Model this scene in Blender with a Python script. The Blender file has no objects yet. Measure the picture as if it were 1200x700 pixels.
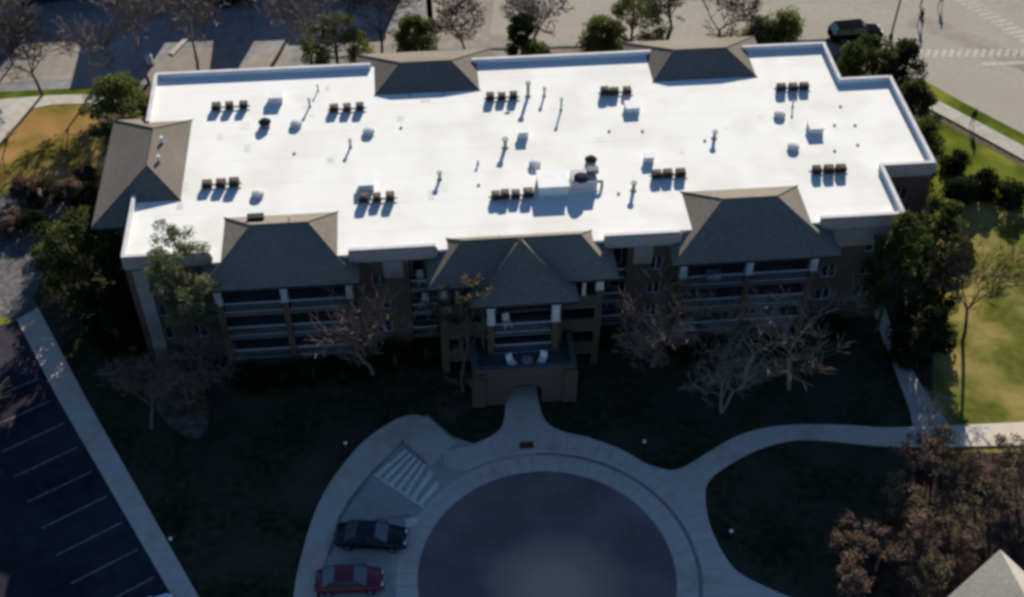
import bpy, bmesh, math, random
import numpy as np
from mathutils import Vector, Matrix
S = bpy.context.scene
COL = S.collection
# ---------------------------------------------------------------- camera
FPX, PITCH, ROLL, YAW, H = 1477.0, 0.791, 0.010, 0.098, 73.0
def _basis():
    fw = np.array([0, math.cos(PITCH), -math.sin(PITCH)]); r0 = np.array([1., 0, 0]); u0 = np.cross(r0, fw)
    r = math.cos(ROLL)*r0 + math.sin(ROLL)*u0; u = -math.sin(ROLL)*r0 + math.cos(ROLL)*u0
    c, s = math.cos(-YAW), math.sin(-YAW); M = np.array([[c, -s, 0], [s, c, 0], [0, 0, 1]])
    return M@fw, M@r, M@u
FW, RT, UP = _basis()
def G(x, y, z=0.0):
    """survey helper: the place on the level z that was measured at photo point x, y"""
    d = FW + ((x-600)*RT + (350-y)*UP)/FPX; t = (z-H)/d[2]
    return (float(d[0]*t), float(d[1]*t))
cam = bpy.data.cameras.new('camera'); co = bpy.data.objects.new('camera', cam); COL.objects.link(co)
mw = Matrix.Identity(4)
for i in range(3):
    mw[i][0] = RT[i]; mw[i][1] = UP[i]; mw[i][2] = -FW[i]
mw[2][3] = H
co.matrix_world = mw
cam.sensor_width = 36; cam.lens = 36*FPX/1200; cam.clip_start = 0.5; cam.clip_end = 3000
S.camera = co
# ---------------------------------------------------------------- light
SUN_EL, SUN_AZ = math.radians(22.5), math.radians(16)
w = bpy.data.worlds.new('World'); S.world = w; w.use_nodes = True
sky = w.node_tree.nodes.new('ShaderNodeTexSky'); sky.sky_type = 'NISHITA'; sky.sun_disc = False
sky.sun_elevation = SUN_EL; sky.sun_rotation = SUN_AZ; sky.air_density = 1.0; sky.dust_density = 0.1; sky.ozone_density = 6.0
w.node_tree.links.new(sky.outputs[0], w.node_tree.nodes['Background'].inputs[0])
w.node_tree.nodes['Background'].inputs[1].default_value = 0.063
sl = bpy.data.lights.new('sun', 'SUN'); sl.energy = 5.0; sl.angle = math.radians(0.5); sl.color = (1, 0.93, 0.82)
so = bpy.data.objects.new('sun', sl); COL.objects.link(so); so.location = (40, 120, 90)
so.rotation_euler = Vector((math.sin(SUN_AZ)*math.cos(SUN_EL), math.cos(SUN_AZ)*math.cos(SUN_EL), math.sin(SUN_EL))).to_track_quat('Z', 'Y').to_euler()
S.view_settings.view_transform = 'Standard'; S.view_settings.look = 'None'; S.view_settings.gamma = 1
S.view_settings.exposure = 1.2
S.cycles.filter_width = 3.4        # the photograph is soft all over
# ---------------------------------------------------------------- materials
MATS = {}
def mat(name, c, c2=None, scale=3.0, big=0.15, rough=0.85, bump=0.0, spec=0.0, metal=0.0, c3=None, bigscale=0.12, stretch=None):
    if name in MATS: return MATS[name]
    m = bpy.data.materials.new(name); m.use_nodes = True; nt = m.node_tree; N = nt.nodes; L = nt.links
    b = N['Principled BSDF']; b.inputs['Roughness'].default_value = rough; b.inputs['Metallic'].default_value = metal
    b.inputs['Specular IOR Level'].default_value = spec
    c2 = c2 or tuple(v*0.7 for v in c)
    geo = N.new('ShaderNodeNewGeometry'); src = geo.outputs['Position']
    if stretch:
        mp = N.new('ShaderNodeMapping'); mp.inputs['Scale'].default_value = stretch; L.new(src, mp.inputs[0]); src = mp.outputs[0]
    n1 = N.new('ShaderNodeTexNoise'); n1.inputs['Scale'].default_value = scale; n1.inputs['Detail'].default_value = 5; L.new(src, n1.inputs['Vector'])
    mx = N.new('ShaderNodeMix'); mx.data_type = 'RGBA'; mx.inputs[6].default_value = (*c, 1); mx.inputs[7].default_value = (*c2, 1)
    mr = N.new('ShaderNodeMapRange'); mr.inputs[1].default_value = 0.35; mr.inputs[2].default_value = 0.65; L.new(n1.outputs[0], mr.inputs[0]); L.new(mr.outputs[0], mx.inputs[0])
    out = mx.outputs[2]
    n2 = N.new('ShaderNodeTexNoise'); n2.inputs['Scale'].default_value = bigscale; n2.inputs['Detail'].default_value = 3; L.new(geo.outputs['Position'], n2.inputs['Vector'])
    if c3:
        m3 = N.new('ShaderNodeMix'); m3.data_type = 'RGBA'; m3.inputs[7].default_value = (*c3, 1)
        r3 = N.new('ShaderNodeMapRange'); r3.inputs[1].default_value = 0.45; r3.inputs[2].default_value = 0.62; L.new(n2.outputs[0], r3.inputs[0]); L.new(r3.outputs[0], m3.inputs[0]); L.new(out, m3.inputs[6]); out = m3.outputs[2]
    hs = N.new('ShaderNodeHueSaturation'); r2 = N.new('ShaderNodeMapRange'); r2.inputs[1].default_value = 0.3; r2.inputs[2].default_value = 0.7
    r2.inputs[3].default_value = 1-big; r2.inputs[4].default_value = 1+big; L.new(n2.outputs[0], r2.inputs[0]); L.new(r2.outputs[0], hs.inputs['Value']); L.new(out, hs.inputs['Color'])
    L.new(hs.outputs[0], b.inputs['Base Color'])
    if bump:
        bp = N.new('ShaderNodeBump'); bp.inputs['Strength'].default_value = bump; bp.inputs['Distance'].default_value = 0.05; L.new(n1.outputs[0], bp.inputs['Height']); L.new(bp.outputs[0], b.inputs['Normal'])
    MATS[name] = m
    return m
def glass(name, c, rough=0.08):
    m = mat(name, c, tuple(v*0.8 for v in c), scale=1.0, big=0.1, rough=rough, spec=0.8); return m
M_deck = mat('white_membrane', (.62, .61, .57), (.60, .59, .545), scale=.5, big=.03, rough=.6, c3=(.545, .53, .485), bigscale=.25, stretch=(1, .3, 1))
M_patch1 = mat('membrane_patch', (.56, .55, .51), (.52, .51, .47)); M_patch2 = mat('membrane_patch_grey', (.46, .455, .44), (.52, .51, .49))
M_memb = mat('parapet_membrane', (.62, .63, .64), (.58, .59, .605), scale=2, big=.04)
M_coping = mat('coping_white', (.50, .475, .465), (.42, .40, .39), scale=1.5, big=.04, rough=.5)
M_shingle = mat('shingle', (.172, .148, .120), (.112, .098, .082), scale=7, big=.14, rough=.95, bump=.3, stretch=(.6, 1, 2.5))
M_brick = mat('brown_brick', (.115, .078, .058), (.07, .046, .036), scale=9, big=.12, bump=.3, stretch=(1, 1, 3))
M_stucco = mat('stucco', (.25, .225, .195), (.20, .18, .155), scale=6, big=.08)
M_trim = mat('painted_trim', (.36, .38, .39), (.28, .30, .31), scale=5, big=.05, rough=.6)
M_cream = mat('cream_column', (.50, .52, .46), (.42, .44, .40), scale=5, big=.05, rough=.6)
M_slab = mat('balcony_concrete', (.10, .098, .095), (.07, .068, .066), scale=4)
M_pane = glass('window_glass', (.02, .026, .034))
M_conc = mat('concrete', (.51, .42, .335), (.42, .35, .28), scale=1.3, big=.18, bump=.1, c3=(.38, .34, .285), bigscale=.3)
M_bay = mat('bay_concrete', (.38, .345, .29), (.31, .285, .24), scale=1.1, big=.2, c3=(.28, .255, .22), bigscale=.35)
M_path = mat('path_concrete', (.36, .33, .28), (.29, .265, .23), scale=1.2, big=.12)
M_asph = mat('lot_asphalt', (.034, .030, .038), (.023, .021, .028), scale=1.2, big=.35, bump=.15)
M_farasph = mat('far_asphalt', (.21, .20, .19), (.15, .145, .145), scale=1.2, big=.25)
M_street = mat('street_concrete', (.285, .262, .212), (.25, .228, .185), scale=1.6, big=.12, c3=(.235, .208, .172), bigscale=.10, stretch=(1, 1, 1))
M_curb = mat('kerb_stone', (.20, .20, .19), (.15, .15, .145), scale=2)
M_paint = mat('white_paint', (.62, .62, .58), (.42, .42, .39), scale=3, big=.1)
M_paintw = mat('worn_paint', (.23, .225, .21), (.11, .11, .115), scale=4, big=.1)
M_hatch = mat('hatch_paint', (.66, .60, .48), (.50, .46, .38), scale=3, big=.1)
M_ground = mat('mulch_ground', (.11, .085, .062), (.07, .056, .042), scale=2.5, big=.25, bump=.5)
M_court = mat('grass_with_shade_tone', (.045, .046, .024), (.020, .021, .012), scale=1.6, big=.45, bump=.8, c3=(.038, .032, .022), bigscale=.18)  # courtyard grass, its colour darkened to carry the building's shade
M_lawn = mat('winter_lawn', (.105, .110, .022), (.070, .076, .015), scale=1.4, big=.25, bump=.8, c3=(.17, .135, .045), bigscale=.22)
M_lawng = mat('green_lawn', (.060, .085, .010), (.042, .060, .008), scale=1.6, big=.3, bump=.8, c3=(.105, .11, .018), bigscale=.2)
M_tan = mat('dormant_lawn', (.165, .122, .028), (.115, .088, .020), scale=1.6, big=.15, bump=.5, c3=(.25, .135, .055), bigscale=.2)
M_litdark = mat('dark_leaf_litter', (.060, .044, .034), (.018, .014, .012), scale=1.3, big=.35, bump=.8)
M_litter = mat('leaf_litter', (.15, .115, .09), (.04, .032, .026), scale=1.3, big=.3, bump=.6)
M_rubble = mat('mulch_grey', (.13, .12, .12), (.07, .065, .068), scale=2.0, big=.3, bump=.6)
M_pink = mat('brown_mulch', (.20, .165, .135), (.15, .12, .10), scale=1.5, big=.15)
M_far = mat('far_pavement', (.235, .205, .175), (.19, .168, .145), scale=.8, big=.14)
M_unit = mat('unit_grey', (.20, .20, .19), (.15, .15, .145), scale=6, rough=.5)
M_coil = mat('unit_coil', (.035, .037, .042), (.02, .021, .024), scale=12, rough=.5)
M_fan = mat('fan_guard', (.16, .115, .085), (.10, .075, .055), scale=8, rough=.5)
M_pvc = mat('pipe_grey', (.30, .30, .30), (.22, .22, .22), scale=6, rough=.5)
M_white = mat('white_metal', (.61, .605, .58), (.57, .565, .54), scale=2, big=.03, rough=.45)
M_dark = mat('dark_metal', (.05, .05, .052), (.035, .035, .037), scale=5, rough=.4, metal=.4)
M_barkd = mat('bark_dark', (.085, .066, .052), (.05, .04, .032), scale=6, bump=.4)
M_barkg = mat('bark_grey', (.23, .19, .16), (.15, .125, .105), scale=6, bump=.4)
M_barkc = mat('bark_cream', (.23, .185, .14), (.15, .122, .095), scale=4, bump=.3)
M_barkw = mat('bark_warm_brown', (.21, .155, .12), (.14, .10, .078), scale=4)
M_barkr = mat('bark_brown_twigs', (.15, .108, .088), (.095, .068, .055), scale=6)
M_tact = mat('tactile_red', (.13, .045, .035), (.09, .035, .03), scale=8)
def leafmat(n, c):
    m = mat(n, c, tuple(v*.6 for v in c), scale=1.2, big=.25, rough=.8, bigscale=.6, spec=.0)
    nt = m.node_tree; b = nt.nodes['Principled BSDF']; out = nt.nodes['Material Output']
    tr = nt.nodes.new('ShaderNodeBsdfTranslucent'); mx = nt.nodes.new('ShaderNodeMixShader'); mx.inputs[0].default_value = .42
    nt.links.new(b.inputs['Base Color'].links[0].from_socket, tr.inputs['Color']); nt.links.new(b.outputs[0], mx.inputs[1]); nt.links.new(tr.outputs[0], mx.inputs[2]); nt.links.new(mx.outputs[0], out.inputs['Surface'])
    return m
LG = [leafmat('leaf_dark', (.038, .050, .016)), leafmat('leaf_mid', (.082, .098, .030))]
LY = [leafmat('leaf_olive', (.09, .105, .030)), leafmat('leaf_yellowgreen', (.15, .165, .05))]
LP = [leafmat('needle_grey', (.11, .125, .062)), leafmat('needle_pale', (.17, .19, .10))]
LB = [leafmat('leaf_brown', (.13, .092, .07)), leafmat('leaf_rust', (.21, .142, .105))]
LT = [leafmat('leaf_tan', (.12, .095, .055)), leafmat('leaf_straw', (.19, .155, .088))]
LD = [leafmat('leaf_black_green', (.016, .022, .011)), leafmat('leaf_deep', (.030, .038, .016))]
# ---------------------------------------------------------------- builders
class MB:
    def __init__(s): s.v = []; s.f = []
    def face(s, pts): n = len(s.v); s.v += [tuple(p) for p in pts]; s.f.append(tuple(range(n, n+len(pts)))); return s
    def box(s, x0, x1, y0, y1, z0, z1):
        n = len(s.v); s.v += [(x0,y0,z0),(x1,y0,z0),(x1,y1,z0),(x0,y1,z0),(x0,y0,z1),(x1,y0,z1),(x1,y1,z1),(x0,y1,z1)]
        s.f += [(n,n+3,n+2,n+1),(n+4,n+5,n+6,n+7),(n,n+1,n+5,n+4),(n+1,n+2,n+6,n+5),(n+2,n+3,n+7,n+6),(n+3,n,n+4,n+7)]; return s
    def prism(s, poly, z0, z1):
        k = len(poly); a = sum(poly[i][0]*poly[(i+1)%k][1]-poly[(i+1)%k][0]*poly[i][1] for i in range(k))
        if a < 0: poly = poly[::-1]
        n = len(s.v); s.v += [(p[0], p[1], z0) for p in poly]+[(p[0], p[1], z1) for p in poly]
        s.f.append(tuple(n+k+i for i in range(k)))
        for i in range(k): j = (i+1)%k; s.f.append((n+i, n+j, n+k+j, n+k+i))
        return s
    def tube(s, a, b, r0, r1, k=6, cap=False):
        a = Vector(a); b = Vector(b); d = (b-a)
        if d.length < 1e-5: return s
        d.normalize(); u = d.orthogonal().normalized(); w_ = d.cross(u); n = len(s.v)
        for c, r in ((a, r0), (b, r1)):
            for i in range(k):
                t = 2*math.pi*i/k; s.v.append(tuple(c+(u*math.cos(t)+w_*math.sin(t))*r))
        for i in range(k): j = (i+1)%k; s.f.append((n+i, n+j, n+k+j, n+k+i))
        if cap: s.f.append(tuple(n+k+i for i in range(k))); s.f.append(tuple(n+k-1-i for i in range(k)))
        return s
    def cyl(s, x, y, z0, z1, r, k=12, r1=None): return s.tube((x,y,z0), (x,y,z1), r, r if r1 is None else r1, k, True)
    def build(s, name, m, parent=None, world=True, smooth=False):
        me = bpy.data.meshes.new(name); me.from_pydata(s.v, [], s.f); me.materials.append(m); me.update()
        if smooth: me.polygons.foreach_set('use_smooth', [True]*len(me.polygons))
        o = bpy.data.objects.new(name, me); COL.objects.link(o)
        if parent:
            o.parent = parent
            if world:
                p = Vector((0,0,0)); q = parent
                while q: p += q.location; q = q.parent
                o.location = -p
        return o
def tag(o, label=None, cat=None, group=None, kind=None):
    for k, v in (('label', label), ('category', cat), ('group', group), ('kind', kind)):
        if v: o[k] = v
    return o
def empty(name, loc, label, cat, group=None, rz=0):
    o = bpy.data.objects.new(name, None); COL.objects.link(o); o.location = loc; o.rotation_euler = (0, 0, rz); o.empty_display_size = .3
    return tag(o, label, cat, group)
def dup(o, parent=None):
    c = o.copy(); COL.objects.link(c)
    if parent: c.parent = parent
    for ch in list(o.children): dup(ch, c)
    return c
def sheet(name, poly, z, m, kind='structure', thick=None):
    b = MB()
    if thick: b.prism(poly, z-thick, z)
    else:
        k = len(poly); a = sum(poly[i][0]*poly[(i+1)%k][1]-poly[(i+1)%k][0]*poly[i][1] for i in range(k))
        b.face([(p[0], p[1], z) for p in (poly if a > 0 else poly[::-1])])
    return tag(b.build(name, m), kind=kind)
def smoothpoly(pts, it=2, closed=False):
    for _ in range(it):
        q = [pts[0]]
        for a, b in zip(pts[:-1], pts[1:]):
            q += [(a[0]*.75+b[0]*.25, a[1]*.75+b[1]*.25), (a[0]*.25+b[0]*.75, a[1]*.25+b[1]*.75)]
        q.append(pts[-1]); pts = q
    return pts
def gp(*pts): return [G(*p) for p in pts]
# ---------------------------------------------------------------- terrain and paving
sheet('ground', [(-900,-700),(900,-700),(900,1500),(-900,1500)], 0, M_ground)
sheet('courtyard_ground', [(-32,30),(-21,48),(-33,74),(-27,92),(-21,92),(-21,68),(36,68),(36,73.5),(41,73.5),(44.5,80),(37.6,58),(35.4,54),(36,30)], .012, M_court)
sheet('lawn_east', [(42,30),(36,53),(37.8,58),(44,77),(46,90),(49.6,91.5),(54.9,84.3),(62,74),(75,55),(75,30)], .016, M_lawn)
sheet('lawn_northeast', [(45.3,80.5),(44,90),(49.0,93.2),(50.3,91.2),(62,75.4),(62,70.5),(50.5,81.0)], .020, M_lawng)
sheet('lawn_west', gp((-60,240),(-40,120),(90,121),(118,140),(112,230),(40,222)), .016, M_tan)
sheet('grass_verge_west', gp((-60,100),(0,96),(60,92),(130,92),(130,112),(0,119),(-60,120)), .018, M_lawng)
sheet('footpath_west', gp((-80,121),(0,117),(60,112),(140,110),(140,121),(62,123),(35,128),(0,168),(-80,230)), .05, M_path, thick=.1)
sheet('bark_bed', gp((-60,300),(0,215),(110,205),(120,250),(60,300),(40,350),(20,372),(-60,385)), .014, M_rubble)
sheet('brown_bed', smoothpoly(gp((158,350),(180,358),(205,385),(232,440),(248,490),(235,520),(195,500),(165,450),(150,400),(150,365),(158,350)),2)[:-1], .018, M_litter)
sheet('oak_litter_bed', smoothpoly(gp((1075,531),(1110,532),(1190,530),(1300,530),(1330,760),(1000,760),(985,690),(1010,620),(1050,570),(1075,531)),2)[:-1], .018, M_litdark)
sheet('grass_patch', gp((-60,378),(8,372),(28,382),(24,394),(-60,412)), .02, M_lawng)
# street and its far side
sheet('street', [(2,107.6),(44,106.2),(49.0,99.2),(51.4,94.8),(56.6,88.0),(66,75),(90,60),(300,60),(300,400),(2,400)], .02, M_street)
sheet('verge_north', [(-2,104),(42.5,103.2),(44.3,105.2),(43.6,106.2),(2,107.6),(-2,107.6)], .03, M_pink)
sheet('kerb_and_sun_strip', [(2,107.5),(43.9,106.1),(44.1,106.4),(2,107.85)], .12, M_curb, thick=.12)
sheet('pavement_east', [(44.6,99.5),(48.3,95.2),(51.0,91.7),(56.2,84.6),(66,70.5),(67.4,71.7),(57.4,86.0),(52.0,93.2),(49.0,97.3),(46.0,100.6)], .11, M_path, thick=.11)
sheet('verge_east', [(52.0,93.25),(57.4,86.05),(67.4,71.8),(69,72.9),(58.5,87.2),(52.9,94.6),(50.2,98.6),(49.05,97.35)], .10, M_lawng, thick=.10)
sheet('lane_band', gp((1060,30),(1100,42),(1200,84),(1260,108),(1260,96),(1200,66),(1110,28),(1075,18)), .024, M_far)
sheet('parking_lot_north', [(-120,104),(2.6,104),(2.6,400),(-120,400)], .02, M_farasph)
for n_, pl in (('paving_and_sun_patch', ((-30,110),(0,88),(50,47),(118,44),(124,60),(120,92),(60,94),(0,98))), ('paving_and_sun_patch', ((150,92),(180,80),(204,60),(222,56),(268,56),(272,84),(230,92))), ('paving_and_sun_patch', ((278,86),(284,76),(300,62),(338,54),(342,84))), ('paving_and_sun_patch', ((420,70),(430,42),(505,28),(520,6),(560,-10),(580,-10),(575,40),(640,48),(640,75)))):
    sheet(n_, gp(*pl), .032, M_far)  # first three: sunlight between far buildings, put in as paler sheets
sheet('kerb_and_sun_strip', gp((198,63),(218,44),(222,46),(203,66)), .15, M_path, thick=.15)  # pale strip standing in for sunlight slipping between the far buildings
# car park on the west
kerbL = gp((20,376),(67,466),(200.5,697)); kerbR = gp((45,362),(100,466),(231,697))
d = Vector((kerbL[2][0]-kerbL[1][0], kerbL[2][1]-kerbL[1][1])).normalized()
far = (kerbL[2][0]+d.x*14, kerbL[2][1]+d.y*14); farR = (kerbR[2][0]+d.x*14, kerbR[2][1]+d.y*14)
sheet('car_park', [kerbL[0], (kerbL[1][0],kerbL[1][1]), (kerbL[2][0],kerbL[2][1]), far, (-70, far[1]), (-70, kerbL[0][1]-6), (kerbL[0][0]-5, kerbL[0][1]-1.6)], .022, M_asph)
sheet('pavement_west', [kerbL[0], kerbL[1], kerbL[2], far, farR, kerbR[2], kerbR[1], kerbR[0]], .12, M_conc, thick=.12)
sheet('footpath_west', gp((20,376),(45,362),(30,330),(22,290),(-60,250),(-60,320),(0,345)), .04, M_rubble, thick=.05)
perp = Vector((d.y, -d.x))           # towards the cars
if perp.x > 0: perp = -perp
o0 = Vector(G(93.6, 523)); o4 = Vector(G(163.8, 643)); step = (o4-o0)/4
for k in range(-3, 7):
    a = o0 + step*k + perp*.15; b = a + perp*4.7; q = d*.055
    sheet('stall_line', [tuple(a-q), tuple(b-q), tuple(b+q), tuple(a+q)], .030, M_paintw)
# turning circle
CX, CY, RD = 7.03, 45.63, 8.66
def arc(r, a0, a1, n): return [(CX+r*math.cos(math.radians(a0+(a1-a0)*i/n)), CY+r*math.sin(math.radians(a0+(a1-a0)*i/n))) for i in range(n+1)]
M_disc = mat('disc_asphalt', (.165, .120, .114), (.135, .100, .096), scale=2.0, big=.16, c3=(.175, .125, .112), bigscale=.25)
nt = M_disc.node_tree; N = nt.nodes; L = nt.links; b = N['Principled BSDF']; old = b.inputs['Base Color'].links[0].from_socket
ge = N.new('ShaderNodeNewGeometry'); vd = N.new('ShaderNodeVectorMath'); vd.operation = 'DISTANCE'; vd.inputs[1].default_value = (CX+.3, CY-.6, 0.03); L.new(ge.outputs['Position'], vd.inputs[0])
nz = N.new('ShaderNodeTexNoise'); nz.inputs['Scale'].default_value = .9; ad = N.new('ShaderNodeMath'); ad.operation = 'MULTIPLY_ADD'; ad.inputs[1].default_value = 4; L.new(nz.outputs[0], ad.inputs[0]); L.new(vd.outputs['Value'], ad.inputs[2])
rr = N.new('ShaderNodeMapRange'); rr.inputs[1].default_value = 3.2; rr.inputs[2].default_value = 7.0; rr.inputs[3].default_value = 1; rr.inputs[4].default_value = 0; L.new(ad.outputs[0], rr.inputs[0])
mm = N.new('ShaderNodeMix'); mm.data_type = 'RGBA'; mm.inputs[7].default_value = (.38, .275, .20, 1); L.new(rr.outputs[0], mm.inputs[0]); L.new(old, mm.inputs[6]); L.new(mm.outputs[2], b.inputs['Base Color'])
bay = gp((472,518),(434,555),(397,606),(384,650),(375,675)) + [(-8.0,44),(-7.6,38),(-4,32),(18,32),(22,38)] + gp((870,690),(838,640),(822,600),(800,556),(761,545),(690,512),(632,502),(592,502),(560,522),(530,512),(500,486))
sheet('driveway', bay, .018, M_bay)
ring = MB()
ao = arc(10.1, 0, 360, 96); ai = arc(RD, 0, 360, 96)
for i in range(96): ring.face([(*ai[i], .026), (*ao[i], .026), (*ao[i+1], .026), (*ai[i+1], .026)])
tag(ring.build('roundabout_ring', M_conc), kind='structure')
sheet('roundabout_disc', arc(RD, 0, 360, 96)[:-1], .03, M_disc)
gut = MB(); go_ = arc(10.32, -40, 88, 60); gi = arc(10.1, -40, 88, 60)
for i in range(60): gut.face([(*gi[i], .024), (*go_[i], .024), (*go_[i+1], .024), (*gi[i+1], .024)])
tag(gut.build('gutter', M_curb), kind='structure')
# raised pavement round the drive, east and north
outer = smoothpoly(gp((592,456),(592,498),(578,512),(552,523),(520,530)), 2)
neckR = smoothpoly(gp((628,452),(632,478),(640,499),(667,510),(701,517),(734,530),(761,548),(785,553),(800,550),(833,529),(867,509),(917,498),(1000,499),(1034,503),(1151,498),(1260,493)), 2)
lowR = smoothpoly(gp((1260,521),(1198,523),(1084,525),(1034,524),(960,516),(927,516),(890,526),(857,543),(833,560),(825,576),(830,616),(850,656),(867,675),(910,695),(960,715)), 2)
sheet('pavement_ring', outer[::-1][:0] + gp((520,548)) + outer[::-1] + neckR + lowR + [(24,38),(17,38)] + arc(10.42, -35, 118, 48), .11, M_conc, thick=.11)
leftO = smoothpoly(gp((534,520),(505,492),(486,486),(466,491),(440,507),(419,524),(387,565),(370,598),(359,631),(346,681),(343,720),(346,760)), 2)
leftI = smoothpoly(gp((366,760),(368,720),(375,675),(384,650),(397,606),(412,582),(434,555),(472,518)), 2)
sheet('pavement_curve', leftO + leftI + gp((497,540),(504,548)), .112, M_conc, thick=.112)
kb = MB(); kl = gp((384,650),(397,606),(434,555),(472,518),(500,543))
for a, c in zip(kl[:-1], kl[1:]):
    a = Vector(a); c = Vector(c); t = (c-a).normalized(); nn = Vector((t.y, -t.x))*.16
    kb.prism([tuple(a), tuple(c), tuple(c+nn), tuple(a+nn)], .01, .13)
tag(kb.build('kerb', M_curb), kind='structure')
sheet('footpath_east', smoothpoly(gp((1113,500),(1079,454),(1062,420),(1051,401)), 1)+smoothpoly(gp((1038,403),(1052,445),(1066,480),(1070,503)), 1), .105, M_path, thick=.1)
sheet('footpath_side', gp((1036,404),(1050,402),(1030,340),(1018,345)), .06, M_conc, thick=.05)
jt = MB()
L_w = (Vector(kerbL[2])-Vector(kerbL[1])).length
for k in range(-2, 22):
    a = Vector(kerbL[1])+d*(k*1.5); tt = k*1.5/L_w; c = a+(Vector(kerbR[1])-Vector(kerbL[1]))*(1-tt)+(Vector(kerbR[2])-Vector(kerbL[2]))*tt
    q = d*.014; a2 = a+(c-a)*.02; c2 = a+(c-a)*.98; jt.face([(*(a2-q),.1225),(*(a2+q),.1225),(*(c2+q),.1225),(*(c2-q),.1225)][::-1])
for k in range(60):
    t = math.radians(k*6); t2 = t+.0028; jt.face([(CX+r_*math.cos(u_), CY+r_*math.sin(u_), .0285) for r_, u_ in ((RD+.03,t),(10.07,t),(10.07,t2),(RD+.03,t2))])
for k in range(26):
    t = math.radians(-36+k*5.6); t2 = t+.0024; ro = 11.9 if k < 21 else 12.0; jt.face([(CX+r_*math.cos(u_), CY+r_*math.sin(u_), .1125) for r_, u_ in ((10.45,t),(ro,t),(ro,t2),(10.45,t2))])
tag(jt.build('pavement_joint', M_curb), kind='structure')
# striped access aisle
hA, hB, hC, hD = [Vector(p) for p in gp((474,527),(438,556),(497,595),(518,574))]
hE = Vector(G(500,545))
sheet('aisle_base', [tuple(p) for p in (hA, hB, hC, hD, hE)], .0225, M_bay)
for i in range(7):
    t = (i+.15)/7; a = hB.lerp(hC, t); e = hB.lerp(hC, t+.07)
    top = [hA, hE, hD]; s_ = t*2
    b0 = (hA.lerp(hE, min(1, t*1.5)) if t*1.5 <= 1 else hE.lerp(hD, (t-.667)*3)); t2 = t+.07
    b1 = (hA.lerp(hE, min(1, t2*1.5)) if t2*1.5 <= 1 else hE.lerp(hD, (t2-.667)*3))
    sheet('aisle_stripe', [tuple(a), tuple(e), tuple(b1), tuple(b0)], .027, M_hatch)
def line(name, a, c, wd, z, m):
    a = Vector(a); c = Vector(c); t = (c-a).normalized(); nn = Vector((t.y, -t.x))*wd/2
    return sheet(name, [tuple(a+nn), tuple(c+nn), tuple(c-nn), tuple(a-nn)], z, m)
line('aisle_edge_line', hB, hC, .14, .029, M_hatch)
p0, p1 = Vector(G(438,610)), Vector(G(482,604)); line('stall_line', p0, p1, .12, .029, M_paintw)
sheet('disabled_bay_mark', gp((474,609),(488,606),(490,615),(477,619)), .028, M_hatch)
tct = empty('tactile_paving', (*G(617,523), .11), 'small red tactile plate set in the pavement before the arched entrance', 'tactile paving')
tb = MB().box(-.52,.52,-.3,.3,0,.015); tb.build('plate', M_tact, tct, False)
dm = MB()
for i in range(12):
    for j in range(6): dm.cyl(-.46+i*.084, -.24+j*.096, .014, .03, .022, 6)
tag(dm.build('dome', M_tact, tct, False), kind='stuff')
# markings on the street
def bars(p, q, n, w_, l_, ang):
    p = Vector(G(*p)); q = Vector(G(*q))
    for i in range(n):
        c = p.lerp(q, i/(n-1)); a = Vector((math.cos(ang), math.sin(ang))); line('crossing_stripe', c-a*l_/2, c+a*l_/2, w_, .028, M_paint2)
M_paint2 = mat('worn_street_paint', (.35, .33, .28), (.28, .26, .215), scale=2.6, big=.1)
bars((1123,-4),(1205,47), 13, .5, 2.0, math.radians(10))
bars((1078,63),(1208,62), 15, .42, 1.5, math.radians(60))
line('stop_line', G(1151,76), G(1230,72), .55, .028, M_paint2)
line('lane_line', G(1163,86), G(1240,120), .14, .028, mat('yellow_paint', (.42, .33, .18), (.30, .25, .17), scale=2))
# ---------------------------------------------------------------- the building
Z0, ZD, ZP = 0.0, 10.55, 11.0
B = empty('apartment_building', (7, 78, 0), 'long three storey brown brick apartment building with a flat white roof', 'building')
def part(mb, name, m, parent=B, label=None, smooth=False): return tag(mb.build(name, m, parent, smooth=smooth), label)
outline = [(-21.4,67.5),(-15.0,67.5),(-15.0,66.85),(19.0,66.85),(19.0,67.45),(36.0,67.45),(36.0,73.1),(40.2,73.1),(40.2,84.65),(35.9,84.65),(35.9,90),(-21.4,90)]
part(MB().prism(outline, ZD-.25, ZD), 'roof_deck', M_deck)
# membrane seams, welded laps standing 6 mm proud
sm = MB()
for y in np.arange(69.2, 89.5, 3.05): sm.box(-21, 35.6, y, y+.10, ZD, ZD+.003)
part(sm, 'roof_seam', M_deck)
def wallstrip(a, b, z0, z1, th, m, name, inside):
    # a->b edge, extruded towards inside
    a = Vector(a); b_ = Vector(b); n = Vector(inside)*th
    return part(MB().prism([tuple(a), tuple(b_), tuple(b_+n), tuple(a+n)], z0, z1), name, m)
PT = .22
segs = [((-21.4,67.5),(-15.2,67.5),(0,1)), ((-5.3,66.85),(1.0,66.85),(0,1)), ((13.3,66.85),(18.9,66.85),(0,1)), ((29.6,67.45),(36.0,67.45),(0,1)),
        ((36.0,67.45+PT),(36.0,73.1+PT),(-1,0)), ((36.0,73.1),(40.2,73.1),(0,1)), ((40.2,73.1+PT),(40.2,84.65),(-1,0)), ((40.2-PT,84.65),(35.9-PT,84.65),(0,-1)), ((35.9,84.65),(35.9,90),(-1,0)),
        ((35.9-PT,90),(28.6,90),(0,-1)), ((20.6,90),(5.2,90),(0,-1)), ((-3.4,90),(-21.4,90),(0,-1)), ((-21.4,90-PT),(-21.4,83.4),(1,0)), ((-21.4,74.3),(-21.4,67.5+PT),(1,0))]
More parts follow.
